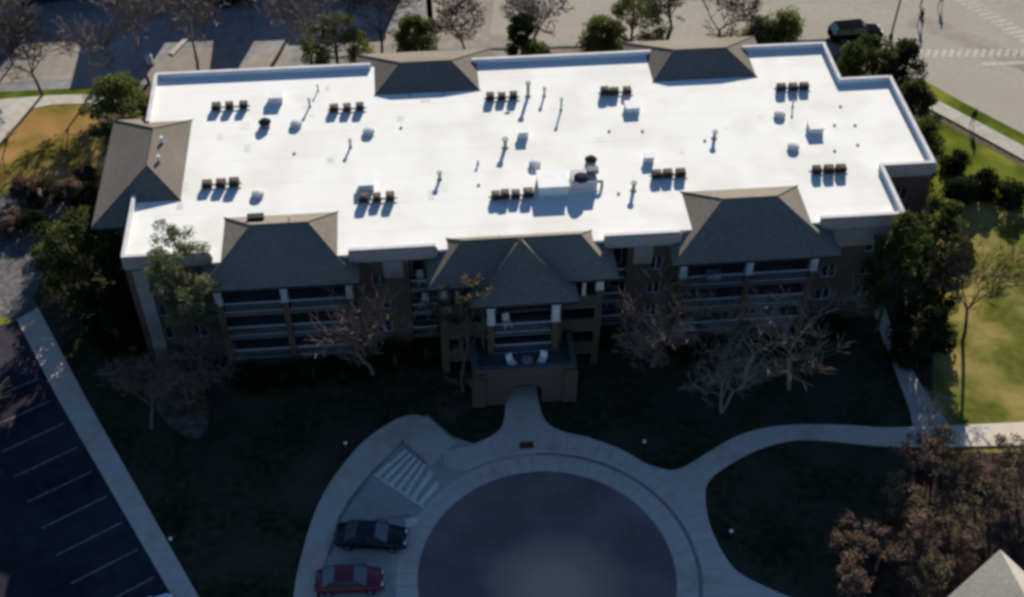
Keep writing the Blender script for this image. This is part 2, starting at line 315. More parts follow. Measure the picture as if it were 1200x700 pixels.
for a, b_, n in segs:
    wallstrip(a, b_, ZD-.02, ZP-.05, PT, M_memb, 'parapet', n)
    A = Vector(a); Bv = Vector(b_); nn = Vector(n)
    wallstrip(A-nn*.03, Bv-nn*.03, ZP-.05, ZP, PT+.06, M_coping, 'coping', n)
# cornice band under the parapet on the faces in view
M_cor = mat('cornice_stucco', (.32, .28, .235), (.24, .21, .175), scale=4)
cor = [((-21.4,67.5),(-15.2,67.5)), ((-5.3,66.85),(1.0,66.85)), ((13.3,66.85),(18.9,66.85)), ((29.6,67.45),(36.0,67.45)), ((36.0,73.1),(40.2,73.1))]
for a, b_ in cor:
    part(MB().box(a[0]-.0, b_[0]+.12, a[1]-.12, a[1]-.052, 10.0, ZP-.09), 'cornice', M_cor); part(MB().box(a[0], b_[0], a[1]-.05, a[1]-.002, 9.75, 10.9), 'cornice_back', M_cor)
def facade(x0, x1, y, z0, z1, ops, m, depth=.18, name='wall'):
    xs = sorted({x0, x1, *[o[0] for o in ops], *[o[1] for o in ops]}); zs = sorted({z0, z1, *[o[2] for o in ops], *[o[3] for o in ops]})
    b = MB()
    for i in range(len(xs)-1):
        for j in range(len(zs)-1):
            cx, cz = (xs[i]+xs[i+1])/2, (zs[j]+zs[j+1])/2
            if any(o[0] < cx < o[1] and o[2] < cz < o[3] for o in ops): continue
            b.face([(xs[i],y,zs[j]),(xs[i+1],y,zs[j]),(xs[i+1],y,zs[j+1]),(xs[i],y,zs[j+1])])
    for a, c, e, f in ops:
        yy = y+depth
        b.face([(a,y,e),(a,yy,e),(c,yy,e),(c,y,e)]); b.face([(a,y,f),(c,y,f),(c,yy,f),(a,yy,f)])
        b.face([(a,y,e),(a,y,f),(a,yy,f),(a,yy,e)]); b.face([(c,y,e),(c,yy,e),(c,yy,f),(c,y,f)])
    o = part(b, name, m)
    for a, c, e, f in ops:
        fr = MB(); yy = y+depth-.06; t = .07
        fr.box(a,a+t,yy,yy+.06,e,f).box(c-t,c,yy,yy+.06,e,f).box(a+t,c-t,yy,yy+.06,e,e+t).box(a+t,c-t,yy,yy+.06,f-t,f).box((a+c)/2-.03,(a+c)/2+.03,yy,yy+.06,e+t,f-t)
        wn = part(fr, 'window', M_trim)
        part(MB().box(a+t,c-t,yy+.03,yy+.045,e+t,f-t), 'pane', M_pane, wn)
        if e > 0.5: part(MB().box(a-.08,c+.08,y-.07,y+.0,e-.1,e-.002), 'sill', M_slab, wn)
    return o
FL = (1.4, 3.9, 6.4)
def wins(cols, wd=1.2, ht=1.35): return [(c-wd/2, c+wd/2, f+.75, f+.75+ht) for c in cols for f in FL]
facade(-21.4, -15.2, 67.5, 0, 9.75, wins((-19.8,-17.2)), M_brick)
facade(-5.3, -1.3, 66.85, 0, 9.75, wins((-3.2,)), M_brick)
facade(-1.3, 1.6, 68.4, 0, 10.5, [(-.9,1.2,f+.1,f+2.1) for f in FL], M_brick)
facade(15.4, 18.9, 66.85, 0, 9.75, wins((17.4,), 1.0), M_brick)
facade(12.9, 15.4, 68.4, 0, 10.5, [(13.4,15.1,f+.1,f+2.1) for f in FL], M_brick)
facade(29.6, 36.0, 67.45, 0, 9.75, wins((31.2,34.3)), M_brick)
facade(36.0, 40.2, 73.1, 0, 9.75, wins((38.1,)), M_brick)
# plain walls
for nm, a in (('wall', (-21.4,-21.15,67.52,90)), ('wall', (-21.1,35.9,89.75,90)), ('wall', (35.75,36.0,67.5,73.1)), ('wall', (39.95,40.2,73.15,84.6)), ('wall', (35.9,39.9,84.35,84.6)), ('wall', (35.65,35.9,84.7,89.7)),
              ('wall', (-1.3,-1.05,66.9,68.38)), ('wall', (15.15,15.4,66.9,68.38)), ('wall', (-5.3,-5.05,66.9,68.6))):
    part(MB().box(a[0],a[1],a[2],a[3],0,ZD-.26), nm, M_brick)
# stucco panels high on the wall
for x0, x1, y in ((-2.9,-1.45,66.85), (15.6,17.0,66.85), (30.6,35.6,67.45)):
    part(MB().box(x0,x1,y-.09,y-.003,8.05,9.7), 'stucco_panel', M_stucco)
part(MB().box(-20.9,-19.9,67.35,67.497,0,9.7), 'pilaster', M_stucco)
part(MB().box(-5.1,-4.2,66.6,66.847,0,9.7), 'pilaster', M_brick)
def railing(x0, x1, y, zf, h=1.05, axis='x', m=M_trim):
    b = MB(); n = int((x1-x0)/.22)
    if axis == 'x':
        b.box(x0,x1,y-.05,y+.05,zf+h-.09,zf+h).box(x0,x1,y-.03,y+.03,zf+.08,zf+.14)
        for i in range(1, n): xx = x0+(x1-x0)*i/n; b.box(xx-.012,xx+.012,y-.012,y+.012,zf+.14,zf+h-.09)
    else:
        b.box(y-.05,y+.05,x0,x1,zf+h-.09,zf+h).box(y-.03,y+.03,x0,x1,zf+.08,zf+.14)
        for i in range(1, n): xx = x0+(x1-x0)*i/n; b.box(y-.012,y+.012,xx-.012,xx+.012,zf+.14,zf+h-.09)
    return part(b, 'railing', m)
def hip(x0, x1, y0, y1, ze, r0, r1, zr, vents=()):
    b = MB(); R0 = (*r0, zr); R1 = (*r1, zr); c = [(x0,y0,ze),(x1,y0,ze),(x1,y1,ze),(x0,y1,ze)]
    if abs(r0[0]-r1[0]) < 1e-3 and abs(r0[1]-r1[1]) < 1e-3:
        for i in range(4): b.face([c[i], c[(i+1)%4], R0])
    elif abs(r0[1]-r1[1]) < .5 and abs(r0[0]-r1[0]) > .5:
        b.face([c[0],c[1],R1,R0]); b.face([c[1],c[2],R1]); b.face([c[2],c[3],R0,R1]); b.face([c[3],c[0],R0])
    else:   # ridge along y: r0 front, r1 back
        b.face([c[0],c[1],R0]); b.face([c[1],c[2],R1,R0]); b.face([c[2],c[3],R1]); b.face([c[3],c[0],R0,R1])
    o = part(b, 'hip_roof', M_shingle)
    f = MB().box(x0+.02,x1-.02,y0+.02,y0+.1,ze-.24,ze-.01).box(x0+.02,x0+.1,y0+.1,min(y1,y0+9)-.1,ze-.24,ze-.01).box(x1-.1,x1-.02,y0+.1,min(y1,y0+9)-.1,ze-.24,ze-.01)
    f.box(x0+.1,x1-.1,y0+.1,y1-.1,ze-.18,ze-.14)
    part(f, 'fascia', M_dark, o)
    rc = MB()
    def cap(a, c_):
        a = Vector(a)+Vector((0,0,.02)); c_ = Vector(c_)+Vector((0,0,.02)); rc.tube(a, c_, .045, .045, 5)
    cap(R0, R1)
    for i in range(4):
        e = c[i]
        k = R0 if (Vector(e)-Vector(R0)).length < (Vector(e)-Vector(R1)).length else R1
        cap(k, e)
    part(rc, 'ridge_cap', M_shingle, o)
    return o
ZE = 9.6
def balcony_bay(x0, x1, posts, yf, yb):
    for f in FL:
        part(MB().box(x0,x1,yf,yb,f-.22,f), 'balcony_slab', M_slab)
        for a, c in zip(posts[:-1], posts[1:]): railing(a+.22, c-.22, yf+.12, f)
    railing_y = []
    for p in posts:
        b = MB().box(p-.22,p+.22,yf-.06,yf+.34,0,7.45); part(b, 'pier', M_brick)
        b = MB().box(p-.30,p+.30,yf-.12,yf+.40,7.45,7.6).box(p-.24,p+.24,yf-.08,yf+.36,7.6,9.0).box(p-.30,p+.30,yf-.12,yf+.40,9.0,9.15); part(b, 'column', M_trim)
    part(MB().box(x0,x1,yf,yf+.3,9.15,9.42), 'beam', M_trim)
    ops = []
    for a, c in zip(posts[:-1], posts[1:]):
        for f in FL: ops.append(((a+c)/2-1.3, (a+c)/2+1.1, f+.02, f+2.1))
    facade(x0, x1, yb, 0, 10.3, ops, M_brick)
    for s in (x0, x1-.2): part(MB().box(s, s+.2, yf+.4, yb, 0, 9.4), 'wall', M_brick)
    part(MB().box(x0+.2,x1-.2,yf+.05,yf+.3,0,1.17), 'wall', M_brick)
balcony_bay(-15.25, -5.15, (-14.9,-10.15,-5.45), 65.6, 68.3)
balcony_bay(18.9, 29.4, (19.2,24.2,29.1), 65.6, 68.3)
o = hip(-16.0, -4.6, 64.9, 73.4, ZE, (-12.25,69.2), (-8.15,69.2), 11.85)
part(MB().box(-12.6,-11.4,70.25,70.75,11.15,11.62), 'roof_vent', M_dark, o)
part(MB().cyl(-9.5,69.7,11.5,12.1,.06,8), 'roof_vent', M_white, o)
hip(18.1, 30.7, 64.8, 73.6, ZE, (22.45,69.2), (26.5,69.2), 11.85)
hip(.25, 14.05, 63.95, 69.75, 9.4, (2.9,66.85), (11.5,66.85), 11.3)
hip(-4.7, 7.15, 84.2, 93.4, ZE, (-.9,88.5), (3.33,88.5), 11.9)
hip(18.7, 30.65, 84.2, 93.4, ZE, (22.3,88.5), (26.75,88.5), 11.9)
o = hip(-24.5, -16.3, 72.3, 85.6, ZE, (-20.35,76.4), (-20.35,81.0), 12.05)
for yy in (77.4, 79.7): part(MB().cyl(-19.6,yy,11.4,12.15,.12,8), 'roof_vent', M_white, o)
part(MB().box(-22.9,-21.42,73.6,84.4,0,ZE-.2), 'wall', M_brick)
# centre bay with its pavilion
cp = (1.35, 4.6, 9.25, 12.75)
for f in FL:
    part(MB().box(1.1,13.0,64.3,67.9,f-.22,f), 'balcony_slab', M_slab)
    for a, c in ((1.35,4.2),(9.7,12.75)):
        part(MB().box(a+.2,c-.0,64.32,64.5,f,f+1.0), 'balcony_wall', M_brick)
        part(MB().box(a+.2,c-.0,64.28,64.54,f+1.0,f+1.07), 'coping', M_slab)
facade(1.0, 13.1, 67.95, 0, 9.9, [(x, x+2.0, f+.02, f+2.1) for x in (1.7,4.6,7.4,10.3) for f in FL], M_brick)
for p in (1.35, 12.75):
    part(MB().box(p-.26,p+.26,64.24,64.7,0,8.1), 'pier', M_brick)
    part(MB().box(p-.32,p+.32,64.18,64.76,8.1,8.2).box(p-.26,p+.26,64.24,64.7,8.2,9.36), 'column', M_cream)
for p in (2.3, 11.6): part(MB().box(p-.12,p+.12,64.3,64.55,7.5,9.36), 'column', M_cream)
for s in (1.0, 12.9): part(MB().box(s,s+.2,64.75,67.9,0,9.4), 'wall', M_brick)
for s in (4.0, 9.7): part(MB().box(s,s+.2,63.1,67.9,0,8.9), 'wall', M_brick)
hip(3.2, 10.95, 62.3, 70.6, 9.0, (7.1,66.45), (7.1,66.45), 11.42)
for p in (4.65, 9.35):
    part(MB().box(p-.25,p+.25,62.5,62.95,3.5,6.9), 'pier', M_brick)
    part(MB().box(p-.32,p+.32,62.42,63.02,6.9,7.02).box(p-.27,p+.27,62.48,62.97,7.02,8.45).box(p-.32,p+.32,62.42,63.02,8.45,8.6), 'column', M_cream)
part(MB().box(4.2,9.75,62.55,62.9,8.6,8.82), 'beam', M_trim)
part(MB().box(4.2,9.68,62.55,64.29,5.5,5.7), 'balcony_slab', M_slab)
railing(4.9, 9.1, 62.7, 5.7)
railing(4.9, 9.1, 62.7, 3.46)
# arched entrance porch
PY0, PY1, PX0, PX1, PH = 60.75, 64.2, 3.2, 10.75, 3.25
pb = MB(); ax, ar, asz = 7.0, 1.3, 1.35
def archface(y, rev):
    pts = [(ax-ar, 0), (ax-ar, asz)] + [(ax-ar*math.cos(t), asz+.75*math.sin(t)) for t in np.linspace(0, math.pi, 17)[1:-1]] + [(ax+ar, asz), (ax+ar, 0)]
    top = PH; n = len(pts)
    pb.face([(PX0,y,0),(ax-ar,y,0),(ax-ar,y,asz),(PX0,y,asz)]); pb.face([(ax+ar,y,0),(PX1,y,0),(PX1,y,asz),(ax+ar,y,asz)])
    pb.face([(PX0,y,asz),(ax-ar,y,asz),(ax-ar,y,top),(PX0,y,top)]); pb.face([(ax+ar,y,asz),(PX1,y,asz),(PX1,y,top),(ax+ar,y,top)])
    for i in range(1, n-2): a, c = pts[i], pts[i+1]; pb.face([(a[0],y,a[1]),(c[0],y,c[1]),(c[0],y,top),(a[0],y,top)])
    return pts
ap = archface(PY0, 0); archface(PY0+.45, 1)
for a, c in zip(ap[:-1], ap[1:]): pb.face([(a[0],PY0,a[1]),(a[0],PY0+.45,a[1]),(c[0],PY0+.45,c[1]),(c[0],PY0,c[1])])
part(pb, 'porch_wall', M_brick)
for s in (PX0, PX1-.4): part(MB().box(s,s+.4,PY0+.46,PY1,0,PH-.002), 'porch_wall', M_brick)
part(MB().box(PX0+.02,PX1-.02,PY0+.02,PY1,PH,PH+.2), 'terrace_slab', M_slab)
part(MB().box(PX0,PX1,PY0,PY0+.3,PH+.2,PH+.62).box(PX0,PX0+.3,PY0+.3,PY1,PH+.2,PH+.62).box(PX1-.3,PX1,PY0+.3,PY1,PH+.2,PH+.62), 'terrace_parapet', M_brick)
part(MB().box(PX0-.06,PX1+.06,PY0-.06,PY0+.36,PH+.62,PH+.74).box(PX0-.06,PX0+.36,PY0+.36,PY1,PH+.62,PH+.74).box(PX1-.36,PX1+.06,PY0+.36,PY1,PH+.62,PH+.74), 'coping', M_slab)
for p in (PX0+.35, PX1-.35): part(MB().box(p-.5,p+.5,PY0-.16,PY0-.003,0,PH+.3), 'buttress', M_brick)
# drains and pipes of the roof
def drain(px, py): x, y = G(px, py, ZD); part(MB().cyl(x,y,ZD,ZD+.05,.13,10).cyl(x,y,ZD+.05,ZD+.1,.08,8), 'roof_drain', M_pvc)
for p in ((985,125),(978,147),(1002,147),(1005,170),(978,177),(714,154),(753,154),(561,217),(725,227),(345,180),(470,150),(520,110),(826,165)): drain(*p)
def pipe(tx, ty, h, r, cap=True, m=None):
    x, y = G(tx, ty, ZD+h); b = MB().cyl(x,y,ZD,ZD+h,r,10).cyl(x,y,ZD,ZD+.12,r*1.9,12,r*1.05)
    if cap: b.cyl(x,y,ZD+h-.02,ZD+h+.1,r*1.7,12)
    part(b, 'vent_pipe', m or M_pvc, label=None)
for p in ((619,98,1.3,.14),(638,104,.75,.09),(658,117,1.05,.08),(592,163.5,.85,.15),(515,203,.62,.12),(410,165,.65,.09),(743,215,.72,.14),(838,155,.62,.14),(930,119,.55,.06),(362,117,.7,.08),(372,101,.5,.05),(560,190,.25,.06)): pipe(*p)
pt = random.Random(8); tone = (M_patch1, M_patch2)
for i in range(26):
    x, y = pt.uniform(-19,33), pt.uniform(70.5,87.5); w_, l_ = pt.uniform(.25,.9), pt.uniform(.2,1.1)
    part(MB().box(x,x+w_,y,y+l_,ZD,ZD+.006+.002*(i%3)), 'roof_patch', tone[i%2])
# ---------------------------------------------------------------- things standing on the roof
def curb_box(px, py, w_, d_, h, label, name='roof_hatch', cat='roof hatch', group='low white boxes on the roof'):
    x, y = G(px, py, ZD+h); e = empty(name, (x, y-d_/2, ZD), label, cat, group)
    MB().box(-w_/2,w_/2,-d_/2,d_/2,0,h-.08).build('curb', M_white, e, False)
    MB().box(-w_/2-.05,w_/2+.05,-d_/2-.05,d_/2+.05,h-.08,h).build('lid', M_white, e, False)
    MB().cyl(0,-d_/2-.08,h-.2,h-.12,.04,6).build('handle', M_pvc, e, False)
curb_box(323,106,1.1,1.0,.62,'low white hatch box near the back left roof edge, behind the black vent')
curb_box(740,118,1.1,1.0,.5,'low white hatch box in front of the condensers beside the right rear hip roof')
curb_box(954,141,1.1,1.1,.55,'low white hatch box on the right end of the roof, beside the small shed vents')
curb_box(429,207,1.1,1.0,.62,'low white hatch box just behind the condensers at the front centre left')
curb_box(613,149,.7,.7,.6,'narrow white box in the middle of the roof, right of the stubby pipe', 'vent_box', 'vent box')
curb_box(760,179,.7,.6,.55,'narrow white box behind the condensers near the right front hip roof', 'vent_box', 'vent box')
curb_box(646,199,2.25,2.0,.95,'large white roof access hatch, the biggest white box on the roof', 'access_hatch', 'roof hatch')
def shed(px, py, label):
    x, y = G(px, py, ZD+.25); e = empty('dome_vent', (x, y, ZD), label, 'vent', 'low grey vents on the roof')
    MB().cyl(0,0,0,.16,.42,14).build('curb', M_white, e, False)
    b = MB(); b.tube((0,0,.16),(0,0,.34),.50,.42,14,True); b.tube((0,0,.34),(0,0,.42),.42,.15,14,True); b.build('hood', M_unit_l, e, False)
M_unit_l = mat('hood_grey', (.42, .43, .43), (.34, .35, .35), scale=4, rough=.5)
for p in ((347,144,'low grey vent on the roof right of the small black vent'),(432,153,'low grey vent below the left rear hip roof'),(302,226,'low grey vent right of the condensers behind the left front hip roof'),(914,133,'low grey vent just below the rear right condensers'),(930,171,'low grey vent between the hatch and the right front condensers'),(627,191,'low grey vent behind the row of four condensers')): shed(*p)
def blackvent(px, py, r, label):
    x, y = G(px, py, ZD+.5); e = empty('exhaust_fan', (x, y, ZD), label, 'exhaust fan', 'dark exhaust fans on the roof')
    MB().box(-r*.7,r*.7,-r*.7,r*.7,0,.3).build('curb', M_unit, e, False)
    b = MB(); b.tube((0,0,.3),(0,0,.42),r*.75,r,14,True); b.tube((0,0,.42),(0,0,.62),r,r*.6,14,True); b.cyl(0,0,.62,.7,r*.35,10); b.build('housing', M_coil, e, False)
blackvent(310,142,.52,'small black exhaust fan alone near the left rear of the roof')
blackvent(692.5,186,.5,'dark exhaust fan behind the large grey rooftop machine')
x, y = G(684, 206, ZD+.9)
ru = empty('rooftop_unit', (x, y, ZD), 'bulky grey rooftop ventilation machine to the right of the large white hatch', 'ventilation unit')
MB().box(-.95,.95,-.8,.7,.12,.95).build('housing', M_unit_l, ru, False)
MB().box(-1.0,1.0,-.85,.75,0,.12).build('curb', M_white, ru, False)
b = MB(); b.tube((-.25,-.45,.95),(-.25,-.45,1.12),.5,.6,16,True); b.tube((-.25,-.45,1.12),(-.25,-.45,1.35),.6,.3,16,True); b.build('fan_hood', M_coil, ru, False)
b = MB().box(.3,1.15,.05,.6,.95,1.3); b.build('intake_hood', M_unit, ru, False)
MB().tube((.95,-.3,.5),(1.4,-.3,.5),.12,.12,8,True).tube((1.4,-.3,.5),(1.4,-.3,.0),.12,.12,8,True).build('duct', M_pvc, ru, False)
# condensers
def make_condenser():
    e = empty('condenser_unit', (0,0,0), 'x', 'condenser', 'air conditioning condensers on the white roof')
    MB().box(-.34,.34,-.32,.32,.06,.11).box(-.32,.32,-.30,-.22,0,.06).box(-.32,.32,.22,.30,0,.06).build('base', M_unit, e, False)
    MB().box(-.30,.30,-.28,.28,.11,.54).build('coil', M_coil, e, False)
    b = MB()
    for sx in (-1,1):
        for sy in (-1,1): b.box(sx*.31-.025,sx*.31+.025,sy*.29-.025,sy*.29+.025,.11,.58)
    for z in (.2,.32,.44):
        b.box(-.325,.325,-.295,-.283,z,z+.025).box(-.325,.325,.283,.295,z,z+.025).box(-.318,-.306,-.28,.28,z+.002,z+.023).box(.306,.318,-.28,.28,z+.002,z+.023)
    b.build('casing', M_coil, e, False)
    MB().box(-.33,.33,-.31,.31,.58,.62).build('top_panel', M_top, e, False)
    MB().cyl(0,0,.62,.69,.25,16,.22).build('fan_guard', M_fan, e, False)
    e.scale = (1, 1, .86)
    MB().tube((.15,.30,.2),(.15,.52,.05),.025,.025,6,True).tube((.15,.52,.05),(.15,.95,.03),.025,.025,6,True).build('refrigerant_line', M_pvc, e, False)
    return e
M_top = mat('unit_top', (.11,.095,.085), (.075,.066,.06), scale=6, rough=.5)
proto = make_condenser(); first = True
clusters = [
 ([(252.8,124),(268.5,121.5),(285,120)], 'rear left corner of the roof'),
 ([(391,124.5),(406.5,124),(421.5,123.5)], 'left of the left rear hip roof'),
 ([(574.5,111.5),(588,111),(601.8,110)], 'right of the left rear hip roof'),
 ([(709,105.5),(720,105),(735,104)], 'left of the right rear hip roof'),
 ([(916,100.5),(930,99.5),(943,99)], 'right of the right rear hip roof'),
 ([(242,214.5),(258.5,212.5),(274,211.5)], 'right of the left side hip roof'),
 ([(426.5,231),(441.5,230),(457,229)], 'right of the left front hip roof'),
 ([(581,227),(592,226.5),(604.5,226),(619,225)], 'left of the large white hatch'),
 ([(770,202),(783,202),(798,201)], 'just behind the right front hip roof'),
 ([(958,197.5),(972,196.5),(986,195.5)], 'right of the right front hip roof')]
ORD = {3: ('left one', 'middle one', 'right one'), 4: ('leftmost', 'second from the left', 'third from the left', 'rightmost')}
rnd = random.Random(5)
for cl, where in clusters:
    xs = [G(p[0], p[1], ZD+.5) for p in cl]
    fr = MB(); x0, x1, ym = xs[0][0]-.5, xs[-1][0]+.5, sum(p[1] for p in xs)/len(xs)
    st = empty('equipment_stand', ((x0+x1)/2, ym, ZD), 'pair of low steel rails under the condensers '+where, 'stand', 'steel stands under the condensers')
    for s in (-.28,.28): MB().box(x0,x1,ym+s-.04,ym+s+.04,ZD,ZD+.05).build('rail', M_pvc, st)
    for i, (x, y) in enumerate(xs):
        e = proto if first else dup(proto); first = False
        e.location = (x, ym+rnd.uniform(-.04,.04), ZD+.05); e.scale = (rnd.uniform(.92,1.1), rnd.uniform(.92,1.08), rnd.choice((.78,.86,.86,.98))); e.rotation_euler.z = rnd.choice((0,0,math.pi))+rnd.uniform(-.06,.06)
        e['label'] = 'grey condenser, %s of the %s %s' % (ORD[len(cl)][i], {3:'three',4:'four'}[len(cl)], where)
# furniture on the terrace and balconies
def chair(loc, rz, label):
    e = empty('patio_chair', loc, label, 'chair', None, rz)
    MB().box(-.27,.27,-.27,.25,.38,.45).build('seat', M_white, e, False)
    b = MB(); b.face([(-.27,.24,.42),(.27,.24,.42),(.25,.42,.98),(-.25,.42,.98)]); b.face([(-.27,.28,.42),(-.25,.46,.98),(.25,.46,.98),(.27,.28,.42)]); b.face([(-.25,.42,.98),(.25,.42,.98),(.25,.46,.98),(-.25,.46,.98)]); b.build('backrest', M_white, e, False)
    for sx in (-.24,.24):
        for sy in (-.24,.22): MB().box(sx-.025,sx+.025,sy-.025,sy+.025,0,.38).build('leg', M_white, e, False)
chair((6.1,61.45,3.45), .6, 'white patio chair at the left end of the terrace over the entrance')
chair((8.3,61.5,3.45), -.5, 'white patio chair at the right end of the terrace over the entrance')
chair((5.9,63.4,5.7), .3, 'white patio chair behind the upper railing of the pavilion')
chair((.2,67.6,6.4) if False else (-.2,67.7,6.42), .2, 'white chair in the top recess left of the pavilion')
chair((-.1,67.7,3.92), -.4, 'white chair in the middle recess left of the pavilion')
for f in FL: part(MB().box(-1.04,1.0,66.95,68.38,f-.2,f+.0), 'balcony_slab', M_slab); railing(-1.0, .95, 67.0, f); part(MB().box(13.12,15.13,66.95,68.38,f-.2,f), 'balcony_slab', M_slab); railing(13.2, 15.1, 67.0, f)
tbl = empty('patio_table', (7.2,61.35,3.45), 'small round table between the chairs on the entrance terrace', 'table')
MB().cyl(0,0,.68,.72,.42,18).build('table_top', M_unit, tbl, False); MB().cyl(0,0,0,.68,.04,8).cyl(0,0,0,.03,.25,12).build('pedestal', M_dark, tbl, False)
bx = empty('storage_bin', (21.8,66.5,6.4), 'pale blue storage bin on the top balcony of the right bay', 'storage bin')
mb_ = mat('bin_blue', (.22,.30,.42)); MB().box(-.5,.5,-.28,.28,0,.5).build('bin', mb_, bx, False); MB().box(-.54,.54,-.32,.32,.5,.58).build('lid', mb_, bx, False)
# ---------------------------------------------------------------- neighbouring roofs
nb = empty('garage_building', (38.3, 38, 0), 'beige gabled roof of a low building in the bottom right corner', 'building')
M_ngh = mat('beige_shingle', (.37,.33,.26), (.30,.27,.215), scale=5, bump=.2)
ap_ = Vector((*G(1172,644,5.2), 5.2)); la = Vector((*G(1108,702,3.2), 3.2)); ra = Vector((*G(1206,676,3.2), 3.2))
b = MB(); dn = Vector((ap_.x+1.5, ap_.y-16, 5.2)); l2 = la+Vector((1.5-6,-16,0)); r2 = ra+Vector((8,-16,0))
b.face([la, l2, dn, ap_]); b.face([ap_, dn, r2, ra]); b.face([la, ap_, ra]); b.face([l2, r2, dn]); b.build('roof', M_ngh, nb)
b = MB()
for p, q in ((la, ra), (la, l2), (ra, r2), (l2, r2)):
    cxy = Vector((ap_.x, ap_.y-8, 0)); P_ = p.lerp(cxy, .06); Q_ = q.lerp(cxy, .06); b.face([(P_.x,P_.y,0),(Q_.x,Q_.y,0),(Q_.x,Q_.y,3.2),(P_.x,P_.y,3.2)])
b.build('wall', M_stucco, nb)
nb2 = empty('shop_building', (-30, 124, 0), 'dark walled building along the far side of the shaded car park', 'building')
M_dw = mat('dark_wall', (.03,.032,.036), (.02,.021,.024), scale=2)
for x0, x1, y0, h in ((-75,-37.2,119.5,6.2),(-37.1,-29.0,119.9,3.0),(-28.5,-22.3,119.5,6.4),(-22.2,-15.6,119.9,3.4),(-15.5,-13.2,119.5,6.0),(-13.1,-9.4,119.9,3.6),(-9.3,0,119.5,3.9)):
    MB().box(x0,x1,y0,y0+12,0,h).build('wall', M_dw, nb2)
    MB().box(x0-.2,x1+.2,y0-.25,y0+12.2,h,h+.3).build('roof', M_slab, nb2)
    n = int((x1-x0)/4)
    for i in range(n):
        xx = x0+1+i*4; w1 = MB().box(xx,xx+2.2,y0-.06,y0-.003,.8,2.4).build('window', M_trim, nb2); MB().box(xx+.08,xx+2.12,y0-.075,y0-.061,.88,2.32).build('pane', M_pane, w1)
# ---------------------------------------------------------------- vegetation
def leaf_mesh(centers, radii, per, size, mats, seed, flat=.7):
    rg = np.random.default_rng(seed); C = np.repeat(np.asarray(centers), per, 0); R = np.repeat(np.asarray(radii), per); n = len(C)
    v = rg.normal(size=(n,3)); v /= np.linalg.norm(v, axis=1)[:,None]; v *= (rg.random(n)**.45)[:,None]*R[:,None]; v[:,2] *= flat
    P_ = C+v; P_[:,2] = np.maximum(P_[:,2], .03)
    a = rg.normal(size=(n,3)); a /= np.linalg.norm(a, axis=1)[:,None]; t = rg.normal(size=(n,3)); b_ = np.cross(a, t); b_ /= np.linalg.norm(b_, axis=1)[:,None]
    s = size*(.6+.8*rg.random(n))[:,None]; a *= s; b_ *= s*.55
    V = np.stack([P_-a, P_+b_, P_+a, P_-b_], 1).reshape(-1,3)
    me = bpy.data.meshes.new('crown'); me.vertices.add(n*4); me.vertices.foreach_set('co', V.ravel())
    me.loops.add(n*4); me.loops.foreach_set('vertex_index', np.arange(n*4)); me.polygons.add(n)
    me.polygons.foreach_set('loop_start', np.arange(n)*4); me.polygons.foreach_set('loop_total', np.full(n,4))
    for m in mats: me.materials.append(m)
    cl = np.repeat(rg.random(len(centers)), per); me.polygons.foreach_set('material_index', ((cl*.6+rg.random(n)*.4) > .5).astype(int)); me.update(calc_edges=True)
    return me
def leafy(name, label, cat, pos, h, rx, ry=None, base=.25, mats=LG, n=60, per=80, size=.16, seed=1, shape='round', cr=.5, group=None, trunk_r=.18):
    ry = ry or rx; rg = random.Random(seed); x, y = pos; e = empty(name, (x,y,0), label, cat, group)
    cs, rs = [], []; zb = h*base
    for i in range(n):
        u = rg.random(); th = rg.uniform(0, 2*math.pi)
        if shape == 'cone': t = 1-math.sqrt(rg.random()); rad = (1-t)*.95+.08; z = zb+(h-zb)*t*.96
        elif shape == 'column': t = rg.random(); rad = .6+.4*math.sin(math.pi*min(1,t*1.1)); z = zb+(h-zb)*t*.95
        else:
            t = rg.random(); rad = math.sqrt(max(.05, 1-(2*t-.85)**2/1.35)); z = zb+(h-zb)*t*.95
        k = rad*(.45+.5*math.sqrt(rg.random()))*(1+.18*math.sin(3*th+seed)); cs.append((k*rx*math.cos(th), k*ry*math.sin(th), z)); rs.append(cr*rg.uniform(.6,1.25))
    b = MB(); zt = h*.85; b.tube((0,0,-.05),(0.05,0,zt*.5),trunk_r,trunk_r*.7,7); b.tube((0.05,0,zt*.5),(0,.05,zt),trunk_r*.7,trunk_r*.2,6)
    b.build('trunk', M_barkd, e, False)
    lb = MB()
    for c in cs[::3]: lb.tube((0,0,max(.2,c[2]*.6)), c, trunk_r*.3, .02, 4)
    lb.build('branch', M_barkd, e, False)
    me = leaf_mesh(cs, rs, int(per*DENSE), size*.86, mats, seed); o = bpy.data.objects.new('crown', me); COL.objects.link(o); o.parent = e
    return e
